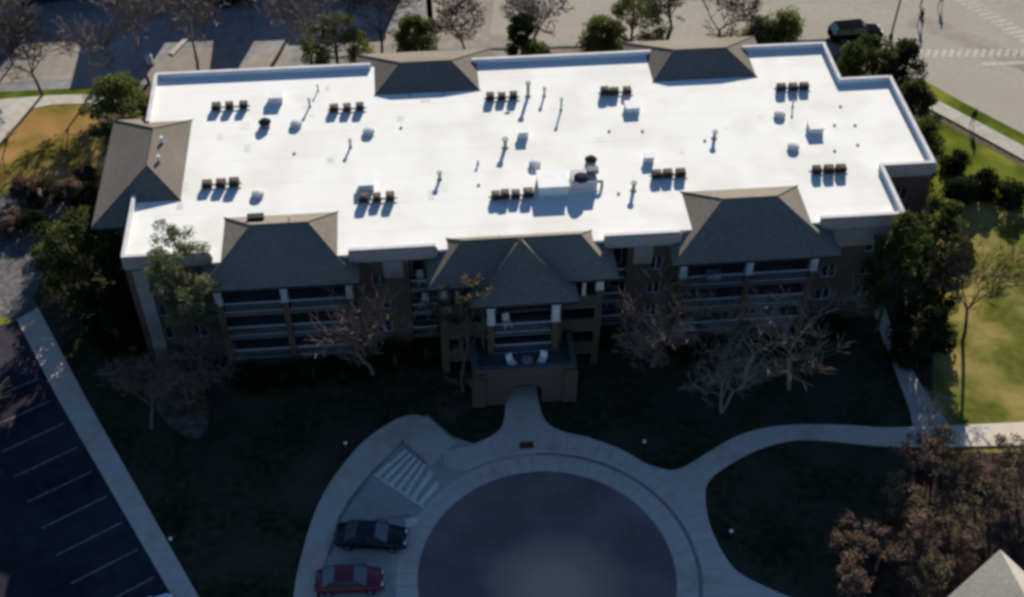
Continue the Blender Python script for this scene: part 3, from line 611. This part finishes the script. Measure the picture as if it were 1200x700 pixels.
def bare(name, label, cat, pos, h, spread, seed, m=M_barkg, lean=(0,0), trunk_r=.16, levels=5, group=None, fork=.25, leaves=None, twig=.016, kids=3, nleaf=0, stems=1):
    rg = random.Random(seed); e = empty(name, (*pos,0), label, cat, group)
    T, Bm, tips = MB(), MB(), []
    def grow(p, d_, ln, r, lv):
        k = 7 if lv == 0 else (5 if lv <= 2 else 3); steps = 3 if lv <= 2 else 2; q = Vector(p)
        for s in range(steps):
            d_ = (d_+Vector((rg.gauss(0,.13),rg.gauss(0,.13),rg.gauss(.03,.08)))).normalized(); q2 = q+d_*(ln/steps); r2 = r*(1-.35*(s+1)/steps)/(1-.35*s/steps)
            (T if lv <= 0 else Bm).tube(q, q2, r, r2, k); q = q2; r = r2
            if lv >= 1 and s < steps-1 and lv < levels-1 and rg.random() < .6:
                sd = (d_*.5+Vector((rg.gauss(0,1),rg.gauss(0,1),rg.gauss(.15,.5))).normalized()*.75).normalized(); grow(q, sd, ln*.6, r*.55, lv+1)
        if lv >= levels-1: tips.append(tuple(q)); return
        for i in range(kids+(1 if rg.random() < .4 else 0)):
            th = rg.uniform(0, 2*math.pi); sd = Vector((math.cos(th), math.sin(th), 0))
            nd = (d_*.72+sd*spread*rg.uniform(.5,1.1)+Vector((0,0,.12))).normalized(); grow(q, nd, ln*rg.uniform(.62,.86), max(r*.66, twig), lv+1)
    tl = h*fork
    for s in range(stems):
        a = 2*math.pi*s/stems+seed; off = Vector((math.cos(a), math.sin(a), 0))*(.35 if stems > 1 else 0)
        grow((0,0,-.05), Vector((lean[0]+off.x, lean[1]+off.y, 1)).normalized(), tl, trunk_r, 0)
    # scale to the wanted height
    top = max(v[2] for v in Bm.v); k = h/top
    for M_ in (T, Bm): M_.v = [(v[0]*k, v[1]*k, v[2]*k) for v in M_.v]
    T.build('trunk', m, e, False); Bm.build('crown', m, e, False)
    if leaves:
        tt = [(a*k, b_*k, c*k) for a, b_, c in tips]; rg.shuffle(tt); tt = tt[:nleaf or len(tt)]
        me = leaf_mesh(tt, [.35]*len(tt), 22, .085, leaves, seed); me.name = 'foliage'; o = bpy.data.objects.new('foliage', me); COL.objects.link(o); o.parent = e
    return e
# evergreens
DENSE = 1.5
leafy('evergreen_tree', 'dense olive green tree behind the left side hip roof', 'tree', (-25.6,92.2), 9.2, 3.0, 2.9, .12, LY, 90, 110, .15, 11, cr=.85)
leafy('evergreen_tree', 'dark evergreen standing below the left side hip roof, between it and the car park path', 'tree', (-26.6,74.6), 9.0, 3.5, 3.4, .08, LG, 110, 110, .15, 12, cr=.85)
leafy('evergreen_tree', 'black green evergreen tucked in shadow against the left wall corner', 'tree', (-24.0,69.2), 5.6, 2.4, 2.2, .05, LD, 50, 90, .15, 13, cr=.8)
leafy('pine_tree', 'pale grey green pine rising in front of the left end of the white roof', 'tree', (-17.0,65.0), 16.4, 2.2, 2.0, .42, LP, 70, 90, .11, 14, cr=.6)
leafy('evergreen_tree', 'dark green tree behind the right rear roof corner, nearest the parked black vehicle', 'tree', (42.2,94.4), 8.2, 3.1, 2.4, .08, LG, 90, 110, .15, 15, cr=.8)
leafy('evergreen_tree', 'dark conifer right of the inner roof corner beside the street lamp', 'tree', (46.0,94.6), 7.4, 2.0, 1.9, .05, LD, 50, 110, .15, 16, cr=.75)
leafy('evergreen_tree', 'bushy dark tree right of the rear roof notch', 'tree', (45.2,88.8), 7.0, 2.3, 2.2, .05, LG, 60, 110, .15, 17, cr=.75)
leafy('evergreen_tree', 'dark green tree along the right roof edge, next to the lawn', 'tree', (44.2,83.6), 6.6, 2.0, 2.2, .05, LG, 55, 100, .15, 18, cr=.75)
leafy('cypress_tree', 'tall narrow dark evergreen below the right roof corner', 'tree', (41.3,71.6), 8.6, 1.7, 1.6, .03, LG, 60, 100, .14, 19, 'column', .7)
leafy('cypress_tree', 'narrow dark evergreen at the end of the side path, left of the lawn', 'tree', (41.0,67.2), 8.0, 1.5, 1.5, .03, LG, 55, 100, .14, 20, 'column', .7)
leafy('evergreen_tree', 'mid green leafy tree in front of the right end of the white roof', 'tree', (35.5,65.6), 12.4, 2.2, 2.0, .3, LG, 70, 90, .13, 21, cr=.7)
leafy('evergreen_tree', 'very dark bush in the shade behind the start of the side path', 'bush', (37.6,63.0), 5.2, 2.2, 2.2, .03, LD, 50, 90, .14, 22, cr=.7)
for i, (px, py, h, r_, lb_) in enumerate(((1128,225,2.2,1.4,'dark round bush on the east lawn, leftmost of the group beside the tree shadow'),(1150,218,2.3,1.4,'dark round bush in the middle of the group on the east lawn'),(1182,228,2.0,1.6,'wide dark bush on the east lawn at the right edge of the photo'),(1118,190,1.8,1.1,'small dark bush between the right roof corner and the lawn'))):
    leafy('lawn_bush', lb_, 'bush', G(px,py,.8), h, r_, r_*.9, .02, LD, 34, 80, .13, 30+i, cr=.55, group='dark bushes on the east lawn')
back = [(395,72,5.6,3.4,2.4,LY,'yellow green bushy tree behind the roof, left of the left rear hip roof'),(488,62,5.0,2.0,1.8,LY,'small green tree behind the left rear hip roof'),(0,0,0,0,0,0,0),(627,66,1.8,1.0,.9,LY,'low green shrub just right of the black green conifer'),
        (738,62,7.4,3.0,2.4,LY,'large green tree left of the right rear hip roof'),(703,62,4.6,1.7,1.4,LY,'smaller shrub left of the large green tree'),(887,58,4.0,1.6,1.4,LP,'pale shrub right of the right rear hip roof, left of a brighter one'),(915,56,4.8,1.9,1.6,LY,'bright green shrub behind the rear edge of the roof at right')]
leafy('conifer_tree', 'black green conifer standing close behind the roof, right of the left rear hip roof', 'tree', (9.9,94.6), 12.6, 1.5, 1.4, .1, LD, 60, 110, .15, 58, 'column', .6)
for i, (px, py, h, rx, ry, m_, lb_) in enumerate([q for q in back if q[0]]): leafy('shrub', lb_, 'shrub', G(px,py,.6), h, rx, ry, .03, m_, 75, 90, .13, 50+i, cr=.8, group='shrubs behind the building')
for i, (x, where) in enumerate(((-13.6,'left half of the left bay'),(-11.2,'middle of the left bay'),(-8.8,'right half of the left bay'),(-6.6,'right end of the left bay'),(-2.6,'wall right of the left bay'),(-.2,'recess left of the pavilion'),(14.6,'recess right of the pavilion'),(16.6,'wall left of the right bay'),(20.6,'left half of the right bay'),(23.2,'middle of the right bay'),(25.8,'right half of the right bay'),(28.2,'right end of the right bay'),(31.6,'wall right of the right bay'))):
    leafy('foundation_shrub', 'dark clipped shrub at the foot of the '+where, 'shrub', (x, 64.2 if -15 < x < -5 or 19 < x < 30 else 65.6), 2.0, 1.35, .9, .02, LD, 22, 70, .12, 400+i, cr=.5, group='shrubs along the foot of the front wall')
bare('bare_shrub', 'leafless dark bush overhanging the pavement left of the entrance walk', 'shrub', G(530,492), 2.6, 1.0, 77, M_barkd, trunk_r=.06, levels=5, twig=.012, stems=3, fork=.3)
for i, (px, py, lb_) in enumerate(((172,372,'straw brown shrub at the upper end of the brown bed by the wall corner'),(192,402,'brown shrub second down the brown bed'),(215,432,'straw brown shrub in the middle of the brown bed'),(180,440,'dull brown shrub on the left edge of the brown bed'),(228,470,'brown shrub near the lower end of the brown bed'),(150,420,'small brown shrub on the dark ground left of the brown bed'))):
    leafy('dormant_shrub', lb_, 'shrub', G(px,py,.5), 1.7, 1.1, 1.1, .02, LT, 18, 60, .11, 440+i, cr=.45, group='dormant shrubs on the brown bed')
leafy('evergreen_tree', 'unseen evergreen added for shade, beyond the left photo edge, beside the middle of the west car park', 'tree', (-37.2,59.5), 8.5, 2.4, 2.4, .2, LG, 60, 70, .16, 91, cr=.8)  # this and the next two: unseen trees added to shade the car park
leafy('evergreen_tree', 'unseen evergreen added for shade, beyond the left photo edge, at the top of the west car park', 'tree', (-37.6,67.5), 9.0, 2.5, 2.5, .2, LG, 60, 70, .16, 92, cr=.8)
leafy('evergreen_tree', 'unseen evergreen added for shade, beyond the left photo edge, at the lower end of the west car park', 'tree', (-36.0,52.5), 8.0, 2.4, 2.4, .2, LG, 60, 70, .16, 93, cr=.8)
# shrubs and litter piles on the west side
for i, (px, py, h, r_, m_, lb_) in enumerate(((28,222,1.6,1.3,LB,'rusty brown shrub at the top left of the shrub belt, by the photo edge'),(52,232,1.9,1.5,LD,'dark shrub second from the left in the western shrub belt'),(80,226,1.7,1.4,LB,'brown shrub in the middle of the western shrub belt'),(104,236,1.8,1.3,LD,'dark shrub at the right end of the western shrub belt'),(8,262,1.6,1.4,LB,'brown shrub at the left photo edge above the grey bed'),(40,262,1.5,1.2,LD,'dark low shrub just above the large evergreen'),(100,205,1.3,1.0,LT,'straw coloured shrub at the right end of the dormant lawn'))):
    leafy('shrub', lb_, 'shrub', G(px,py,.5), h, r_, r_, .02, m_, 26, 70, .12, 70+i, cr=.5, group='shrubs between the west lawn and the car park')
# copse at bottom right
cop = [(1040,600,3.2,1.7),(1068,560,3.4,1.6),(1075,640,3.6,1.9),(1110,590,3.6,1.8),(1145,565,3.4,1.7),(1180,550,3.2,1.6),(1130,625,3.4,1.8),(1178,600,3.6,1.8),(1030,660,3.0,1.7),(1085,690,3.4,1.9),(1000,690,2.6,1.5),(985,630,2.2,1.3),(1098,545,2.8,1.4),(1160,600,3.4,1.7),(1196,575,3.2,1.6),(1052,640,3.0,1.6),(1108,655,3.2,1.6),(1200,625,3.4,1.6)]
for i, (px, py, h, r_) in enumerate(cop):
    lbs = ['brown leafed young oak at the left tip of the copse','young oak with tan leaves just below the path junction','rust brown oak left of the beige roof','brown oak in the middle of the copse','straw brown oak just below the sunlit end of the path','pinkish brown oak below the path at the right edge','dark brown oak directly above the beige gable','reddish oak right of the beige gable top','dull brown oak in shade at the left of the copse','dark oak beside the lower left edge of the beige roof','shaded bush low at the bottom of the dark lawn','small shaded bush on the dark lawn above the bottom edge','low tan oak tucked under the east path near the junction','pale brown oak between the beige gable top and the path','pinkish oak cut by the right photo edge, halfway up the copse','brown oak at the left side of the copse, below its tip','brown oak just left of the sloping edge of the beige roof','oak at the right photo edge beside the beige roof']
    bare('oak_tree', lbs[i], 'tree', G(px,py,1.0), h+.6, .8, 200+i, M_barkr, trunk_r=.09, levels=5, leaves=(LB if i % 3 else LT), nleaf=85, twig=.013, group='brown oaks at the bottom right')
# bare trees
front = [((24.0,61.4),9.9,1.05,3,M_barkc,.17,6,'large pale barked tree with twisting branches in front of the right bay',.014,3),((21.6,58.6),7.2,.95,4,M_barkc,.11,5,'small cream barked tree on the dark lawn below the large twisting tree',.015,3),
  ((27.2,60.4),9.2,1.05,44,M_barkc,.11,5,'low pale tree right of the small cream barked one',.011,3),
  ((-4.3,64.6),10.8,.75,5,M_barkw,.13,6,'bare brown tree against the wall between the left bay and the pavilion',.017,3),((17.2,63.6),10.4,.8,6,M_barkw,.13,6,'bare tree against the wall between the pavilion and the right bay',.017,3),
  ((-18.0,62.5),7.0,.95,7,M_barkr,.12,6,'spreading bare tree over the brown bed, left of the left bay',.020,3),((-20.6,60.6),5.4,1.0,8,M_barkr,.11,6,'small bare shrub tree at the lower end of the brown bed',.020,3)]
for pos, h, sp, sd, m_, tr, lv, lb_, tw, kd in front: bare('bare_tree', lb_, 'tree', pos, h, sp, sd, m_, trunk_r=tr, levels=lv, twig=tw, kids=kd, group='bare trees in front of the building', stems=3 if h < 8 and m_ is M_barkc else 1)
bare('leaf_holding_tree', 'tree still holding brown leaves beside the left pier of the pavilion', 'tree', (2.5,62.3), 10.6, .42, 9, M_barkr, trunk_r=.12, levels=5, leaves=LT, nleaf=170, group='bare trees in front of the building')
lawn_tree = G(1128,401)
bare('bare_tree', 'tall bare tree with a bare trunk on the sunlit east lawn', 'tree', lawn_tree, 11.5, .50, 10, M_barkd, lean=(.03,.05), trunk_r=.17, levels=6, fork=.34, twig=.018)
bare('bare_tree', 'thin bare sapling at the path junction', 'tree', G(1093,520), 4.5, .6, 12, M_barkg, trunk_r=.07, levels=5, twig=.012)
bare('bare_tree', 'overhanging bare branches at the left edge above the car park', 'tree', (-31.4,55.2), 8.5, .75, 13, M_barkc, lean=(.12,.3), trunk_r=.13, levels=4, twig=.022)
bt = [(50,112,9.5,.9,.14,6,M_barkd,'dark trunked bare tree on the grass verge at the far left'),(175,98,10.5,.95,.15,6,M_barkg,'grey bare tree behind the top left roof corner'),(110,104,8.0,.9,.10,6,M_barkg,'thin bare tree behind the olive evergreen'),(316,90,12.0,.85,.17,6,M_barkg,'tall bare tree behind the middle left of the roof'),(232,84,9.5,.95,.12,6,M_barkg,'grey bare tree between the two painted sunlight patches'),
  (365,78,10.0,.9,.12,6,M_barkg,'bare tree just left of the yellow green bush'),(450,72,10.5,.9,.14,6,M_barkd,'bare tree behind the left rear hip roof'),(545,64,6.5,1.0,.10,6,M_barkr,'round brownish bare tree right of the small green tree'),(622,64,8.0,.9,.14,6,M_barkg,'bare forked tree above the black green conifer'),(778,64,10.0,.9,.20,6,M_barkd,'thick forked bare tree above the right rear hip roof'),
  (840,60,8.5,.95,.12,6,M_barkr,'brown twiggy bare tree right of the thick forked one'),(15,76,9.5,.9,.12,6,M_barkg,'bare tree at the very top left by the dark car park'),(850,62,3.0,.8,.08,5,M_barkr,'low twiggy shrub under the brown bare tree')]
for i, (px, py, h, sp, tr, lv, m_, lb_) in enumerate(bt): bare('bare_tree', lb_, 'tree', G(px,py), h, sp, 300+i, m_, trunk_r=tr, levels=lv, kids=3, twig=.024, group='bare trees behind the building')
def hedge_blob(): pass
hd = empty('low_hedge', (-12,117.6,0), 'black green hedge line at the top left edge', 'hedge')
rg = random.Random(3); cs = [(-30.5+rg.random()*3.4+12, rg.uniform(-.6,.6)+1, rg.uniform(.4,2.0)) for _ in range(26)]+[(-23+rg.random()*7+12, rg.uniform(-.6,.6)+.2, rg.uniform(.4,2.2)) for _ in range(40)]
me = leaf_mesh(cs, [.7]*len(cs), 60, .16, LD, 5); o = bpy.data.objects.new('foliage', me); COL.objects.link(o); o.parent = hd
b = MB(); [b.tube((c[0],c[1],0),(c[0],c[1],c[2]),.04,.02,4) for c in cs[::4]]; b.build('stem', M_barkd, hd, False)
# ---------------------------------------------------------------- vehicles
M_glassc = glass('car_glass', (.03,.04,.05), .12)
M_tyre = mat('tyre', (.02,.02,.02)); M_rim = mat('rim', (.35,.35,.36), rough=.3, metal=.8)
M_lamp = mat('lamp_lens', (.75,.75,.72), (.6,.6,.58), rough=.15); M_tail = mat('tail_lens', (.35,.02,.02), rough=.2)
def car(name, label, loc, rz, paint, L_=4.7, Wd=1.82, kind='sedan', group=None):
    e = empty(name, loc, label, 'car' if kind != 'truck' else 'truck', group, rz); hw = Wd/2; h2 = L_/2
    prof = {'sedan': dict(belt=[(-h2,.62,.72),(-h2+.12,.80,.90),(-h2+.75,.88,1.0),(-.9,.93,1.0),(.75,.92,1.0),(1.35,.84,.98),(h2-.25,.72,.9),(h2,.58,.70)], cab=(-1.75,-.95,.35,1.15), hr=1.42),
            'suv': dict(belt=[(-h2,.85,.80),(-h2+.08,1.02,.96),(-h2+.5,1.06,1.0),(-.9,1.06,1.0),(.85,1.04,1.0),(1.45,1.00,.98),(h2-.2,.88,.93),(h2,.70,.78)], cab=(-h2+.12,-h2+.55,.55,1.25), hr=1.74),
            'truck': dict(belt=[(-h2,1.02,.94),(-h2+.1,1.08,.98),(-1.0,1.08,1.0),(.95,1.08,1.0),(1.5,1.06,.98),(h2-.15,.98,.95),(h2,.75,.85)], cab=(-1.35,-1.15,.75,1.35), hr=1.85)}[kind]
    gz = .22 if kind == 'sedan' else .32
    b = MB(); rings = []
    for x, zb, wf in prof['belt']:
        w_ = hw*wf; r_ = [(x,-w_*.9,gz),(x,-w_,gz+.18),(x,-w_*1.0,(gz+zb)/2+.05),(x,-w_*.955,zb-.05),(x,-w_*.86,zb),(x,0,zb+.035)]
        r_ += [(p[0],-p[1],p[2]) for p in r_[-2::-1]]; n = len(b.v); b.v += r_; rings.append((n, len(r_)))
    for (n0, k), (n1, _) in zip(rings[:-1], rings[1:]):
        for i in range(k-1): b.f.append((n0+i, n0+i+1, n1+i+1, n1+i)[::-1])
        b.f.append((n0+k-1, n0, n1, n1+k-1)[::-1])
    b.f.append(tuple(rings[0][0]+i for i in range(rings[0][1]))); b.f.append(tuple(rings[-1][0]+i for i in reversed(range(rings[-1][1]))))
    o = b.build('body', paint, e, False)
    o.data.polygons.foreach_set('use_smooth', [True]*len(o.data.polygons))
    x0, x1, x2, x3 = prof['cab']; zt = prof['hr']; zb = .9 if kind == 'sedan' else 1.05; wb, wt = hw*.88, hw*.70
    A = [(x0,-wb,zb),(x1,-wt,zt-.04),(x2,-wt,zt-.04),(x3,-wb,zb)]; A2 = [(p[0],-p[1],p[2]) for p in A]
    cb = MB(); cb.face([A[1],A[2],(x2,0,zt),(x1,0,zt)]); cb.face([A2[2],A2[1],(x1,0,zt),(x2,0,zt)])
    # pillars
    for q in (A, A2):
        for i, j in ((0,1),(3,2)): cb.tube(q[i], q[j], .055, .045, 5)
        cb.tube(q[1], q[2], .045, .045, 5); mx_ = (x0+x3)/2-.1; cb.tube((mx_, q[0][1], zb), (mx_, q[1][1], zt-.04), .04, .035, 5)
    cb.build('roof', paint, e, False)
    MB().face([A[3],A2[3],A2[2],A[2]]).build('windscreen', M_glassc, e, False)
    MB().face([A2[0],A[0],A[1],A2[1]]).build('rear_window', M_glassc, e, False)
    MB().face([A[0],A[3],A[2],A[1]]).build('side_window', M_glassc, e, False); MB().face([A2[3],A2[0],A2[1],A2[2]]).build('side_window', M_glassc, e, False)
    if kind == 'truck':
        MB().box(-h2+.15,-1.45,-hw*.8,hw*.8,1.10,1.125).build('bed_floor', M_dark, e, False)
        MB().box(-h2+.1,-1.4,-hw*.92,-hw*.8,1.06,1.2).box(-h2+.1,-1.4,hw*.8,hw*.92,1.06,1.2).box(-h2+.02,-h2+.12,-hw*.8,hw*.8,1.06,1.2).build('bed_rail', paint, e, False)
    for sx in (-1,1):
        for sy in (-1,1):
            cx = sx*L_*.305; r_ = .33 if kind == 'sedan' else .38; wv = MB(); wv.tube((cx,sy*(hw-.22),r_),(cx,sy*(hw+.015),r_),r_,r_,18,True); w2 = wv.build('wheel', M_tyre, e, False)
            rm = MB(); rm.tube((cx,sy*(hw-.02),r_),(cx,sy*(hw+.028),r_),r_*.62,r_*.58,14,True); rm.build('rim', M_rim, w2, False)
    for sy in (-1,1):
        MB().box(h2-.14,h2-.01,sy*hw*.5-.14,sy*hw*.5+.14,.55 if kind=='sedan' else .72,.66 if kind=='sedan' else .86).build('headlight', M_lamp, e, False)
        MB().box(-h2+.0,-h2+.1,sy*hw*.55-.14,sy*hw*.55+.14,.62 if kind=='sedan' else .8,.76 if kind=='sedan' else .98).build('tail_light', M_tail, e, False)
        MB().box(x3-.25,x3-.1,sy*(hw*.93)-.1,sy*(hw*.93)+.1,zb+.02,zb+.16).build('mirror', paint, e, False)
    MB().box(h2-.05,h2+.03,-hw*.75,hw*.75,gz+.02,gz+.2).build('bumper', M_dark, e, False)
    MB().box(h2-.03,h2+.045,-.26,.26,gz+.22,gz+.33).build('number_plate', M_white, e, False)
    return e
P_black = mat('black_paint', (.006,.007,.010), (.005,.006,.008), rough=.3, spec=.25, big=.02); P_red = mat('red_paint', (.115,.010,.020), (.10,.008,.018), rough=.25, spec=.35, big=.02)
P_white = mat('white_car_paint', (.62,.66,.68), (.6,.64,.66), rough=.2, big=.02)
a = Vector(G(396,626,.6)); c = Vector(G(474,630,.6)); m_ = (a+c)/2
car('parked_car', 'black saloon car parked in the curved bay above the red car', (m_.x, m_.y, .02), math.atan2(c.y-a.y, c.x-a.x), P_black, 4.85, 1.85, 'sedan', 'cars parked by the turning circle')
a = Vector(G(372,681,.6)); c = Vector(G(447,678,.6)); m_ = (a+c)/2
car('parked_car', 'dark red saloon car parked below the black one', (m_.x, m_.y, .02), math.atan2(c.y-a.y, c.x-a.x), P_red, 4.5, 1.8, 'sedan', 'cars parked by the turning circle')
pc = Vector(G(166,724,.7)); car('parked_car', 'pale car partly in view at the bottom of the west car park', (pc.x, pc.y, .03), math.atan2(-perp.y, -perp.x), P_white, 4.6, 1.8, 'sedan')
a = Vector(G(968,34,1.0)); car('parked_car', 'big black off-road car standing on the street behind the rear right corner', (45.5,106.4,.03), math.radians(4), mat('dull_black_paint', (.006,.007,.010), (.005,.006,.008), rough=.6, spec=.0, big=.02), 5.4, 2.05, 'suv')
# ---------------------------------------------------------------- lamps, lights
lp = empty('street_lamp', (49.3,106.2,0), 'tall grey street lamp post rising behind the dark trees at the top right', 'street lamp')
MB().cyl(0,0,0,.5,.22,10,.18).build('base', M_dark, lp, False); MB().tube((0,0,.5),(0,0,9),.11,.07,8,True).build('pole', M_pole if False else mat('pole_grey', (.13,.12,.13), rough=.5), lp, False)
MB().tube((0,0,8.9),(-1.6,1.2,9.3),.05,.04,6,True).build('arm', M_dark, lp, False); MB().box(-2.2,-1.5,.95,1.45,9.2,9.35).build('lamp_head', M_dark, lp, False)
for px, py, lb_ in ((405,520,'small path light on the dark lawn left of the striped bay'),(755,518,'small path light on the dark lawn right of the entrance'),(857,623,'small path light beside the pavement right of the turning circle'),(200,632,'small path light at the edge of the west pavement')):
    x, y = G(px,py,.5); e = empty('path_light', (x,y,0), lb_, 'path light', 'small garden path lights')
    MB().cyl(0,0,0,.5,.05,8).build('post', M_dark, e, False); MB().cyl(0,0,.5,.6,.12,12,.14).cyl(0,0,.6,.68,.14,12,.05).build('lamp_head', M_white, e, False)
x, y = G(174,66,1.0); ub = empty('utility_box', (x,y,0), 'upright pale utility cabinet behind the top left roof corner', 'utility cabinet')
MB().box(-.3,.3,-.2,.2,.1,1.1).build('cabinet', M_trim, ub, False); MB().box(-.4,.4,-.3,.3,0,.1).build('base', M_slab, ub, False)
# ---------------------------------------------------------------- people
M_skin = mat('skin', (.35,.22,.15)); M_cl = mat('dark_clothes', (.022,.022,.028), big=.05); M_cl2 = mat('grey_clothes', (.06,.06,.07)); M_hair = mat('dark_hair', (.02,.015,.012))
def person(loc, rz, stride, top, label):
    J = [(0,0,.94),(0,0,1.18),(0,0,1.42),(0,0,1.53),(0,.01,1.63),(0,.01,1.74)]; R = [.15,.14,.15,.06,.095,.07]; E_ = [(0,1),(1,2),(2,3),(3,4),(4,5)]
    def chain(st, pts, rad):
        k = st
        for p, r_ in zip(pts, rad): J.append(p); R.append(r_); E_.append((k, len(J)-1)); k = len(J)-1
        return k
    for s in (-1,1):
        f = s*stride
        chain(0, [(s*.10,0,.88),(s*.10,.16*f+.03,.50),(s*.10,.30*f-.02,.10),(s*.10,.30*f+.13,.04)], [.095,.062,.045,.035])
        w_ = chain(2, [(s*.19,0,1.40),(s*.25,-.10*f,1.13),(s*.24,-.18*f+.05,.90),(s*.235,-.20*f+.07,.82)], [.065,.045,.033,.032])
        for q in range(4): chain(w_, [(s*.235,-.20*f+.05+q*.02,.76),(s*.225,-.20*f+.055+q*.022,.72-.005*abs(q-1))], [.010,.008])
        chain(w_, [(s*.215,-.20*f+.11,.79),(s*.205,-.20*f+.12,.76)], [.010,.008])
    me = bpy.data.meshes.new('tmp'); me.from_pydata(J, E_, []); o = bpy.data.objects.new('tmp', me); COL.objects.link(o)
    o.modifiers.new('s','SKIN'); sd = o.modifiers.new('d','SUBSURF'); sd.levels = 1
    for i, r_ in enumerate(R): me.skin_vertices[0].data[i].radius = (r_, r_*.8)
    me.skin_vertices[0].data[0].use_root = True
    dg = bpy.context.evaluated_depsgraph_get(); m2 = bpy.data.meshes.new_from_object(o.evaluated_get(dg)); bpy.data.objects.remove(o)
    m2.materials.clear()
    for m in (M_skin, top, M_cl): m2.materials.append(m)
    for p in m2.polygons:
        z = p.center.z; ax_ = abs(p.center.x); p.material_index = 2 if z < .95 and ax_ < .19 else (1 if z < 1.47 and z > .84 else (2 if z < .2 else 0)); p.use_smooth = True
    e = empty('person', loc, label, 'person', None, rz); b = bpy.data.objects.new('body', m2); COL.objects.link(b); b.parent = e
    h = MB(); h.tube((0,-.02,1.66),(0,-.02,1.78),.10,.075,10,True); h.build('hair', M_hair, e, False)
person((*G(1077.5,28),.03), 2.2, .9, M_cl, 'person in dark clothes walking on the street right of the lamp post')
person((*G(1079,6),.03), 2.0, -.8, M_cl2, 'person in grey top near the top edge, behind the walker by the lamp post')
person((*G(1101,8),.03), -.9, .8, M_cl, 'person in black at the top edge near the striped crossing')
person((*G(1138,147),.12), 2.6, .9, M_cl, 'person in dark clothes walking on the pavement beside the green verge')
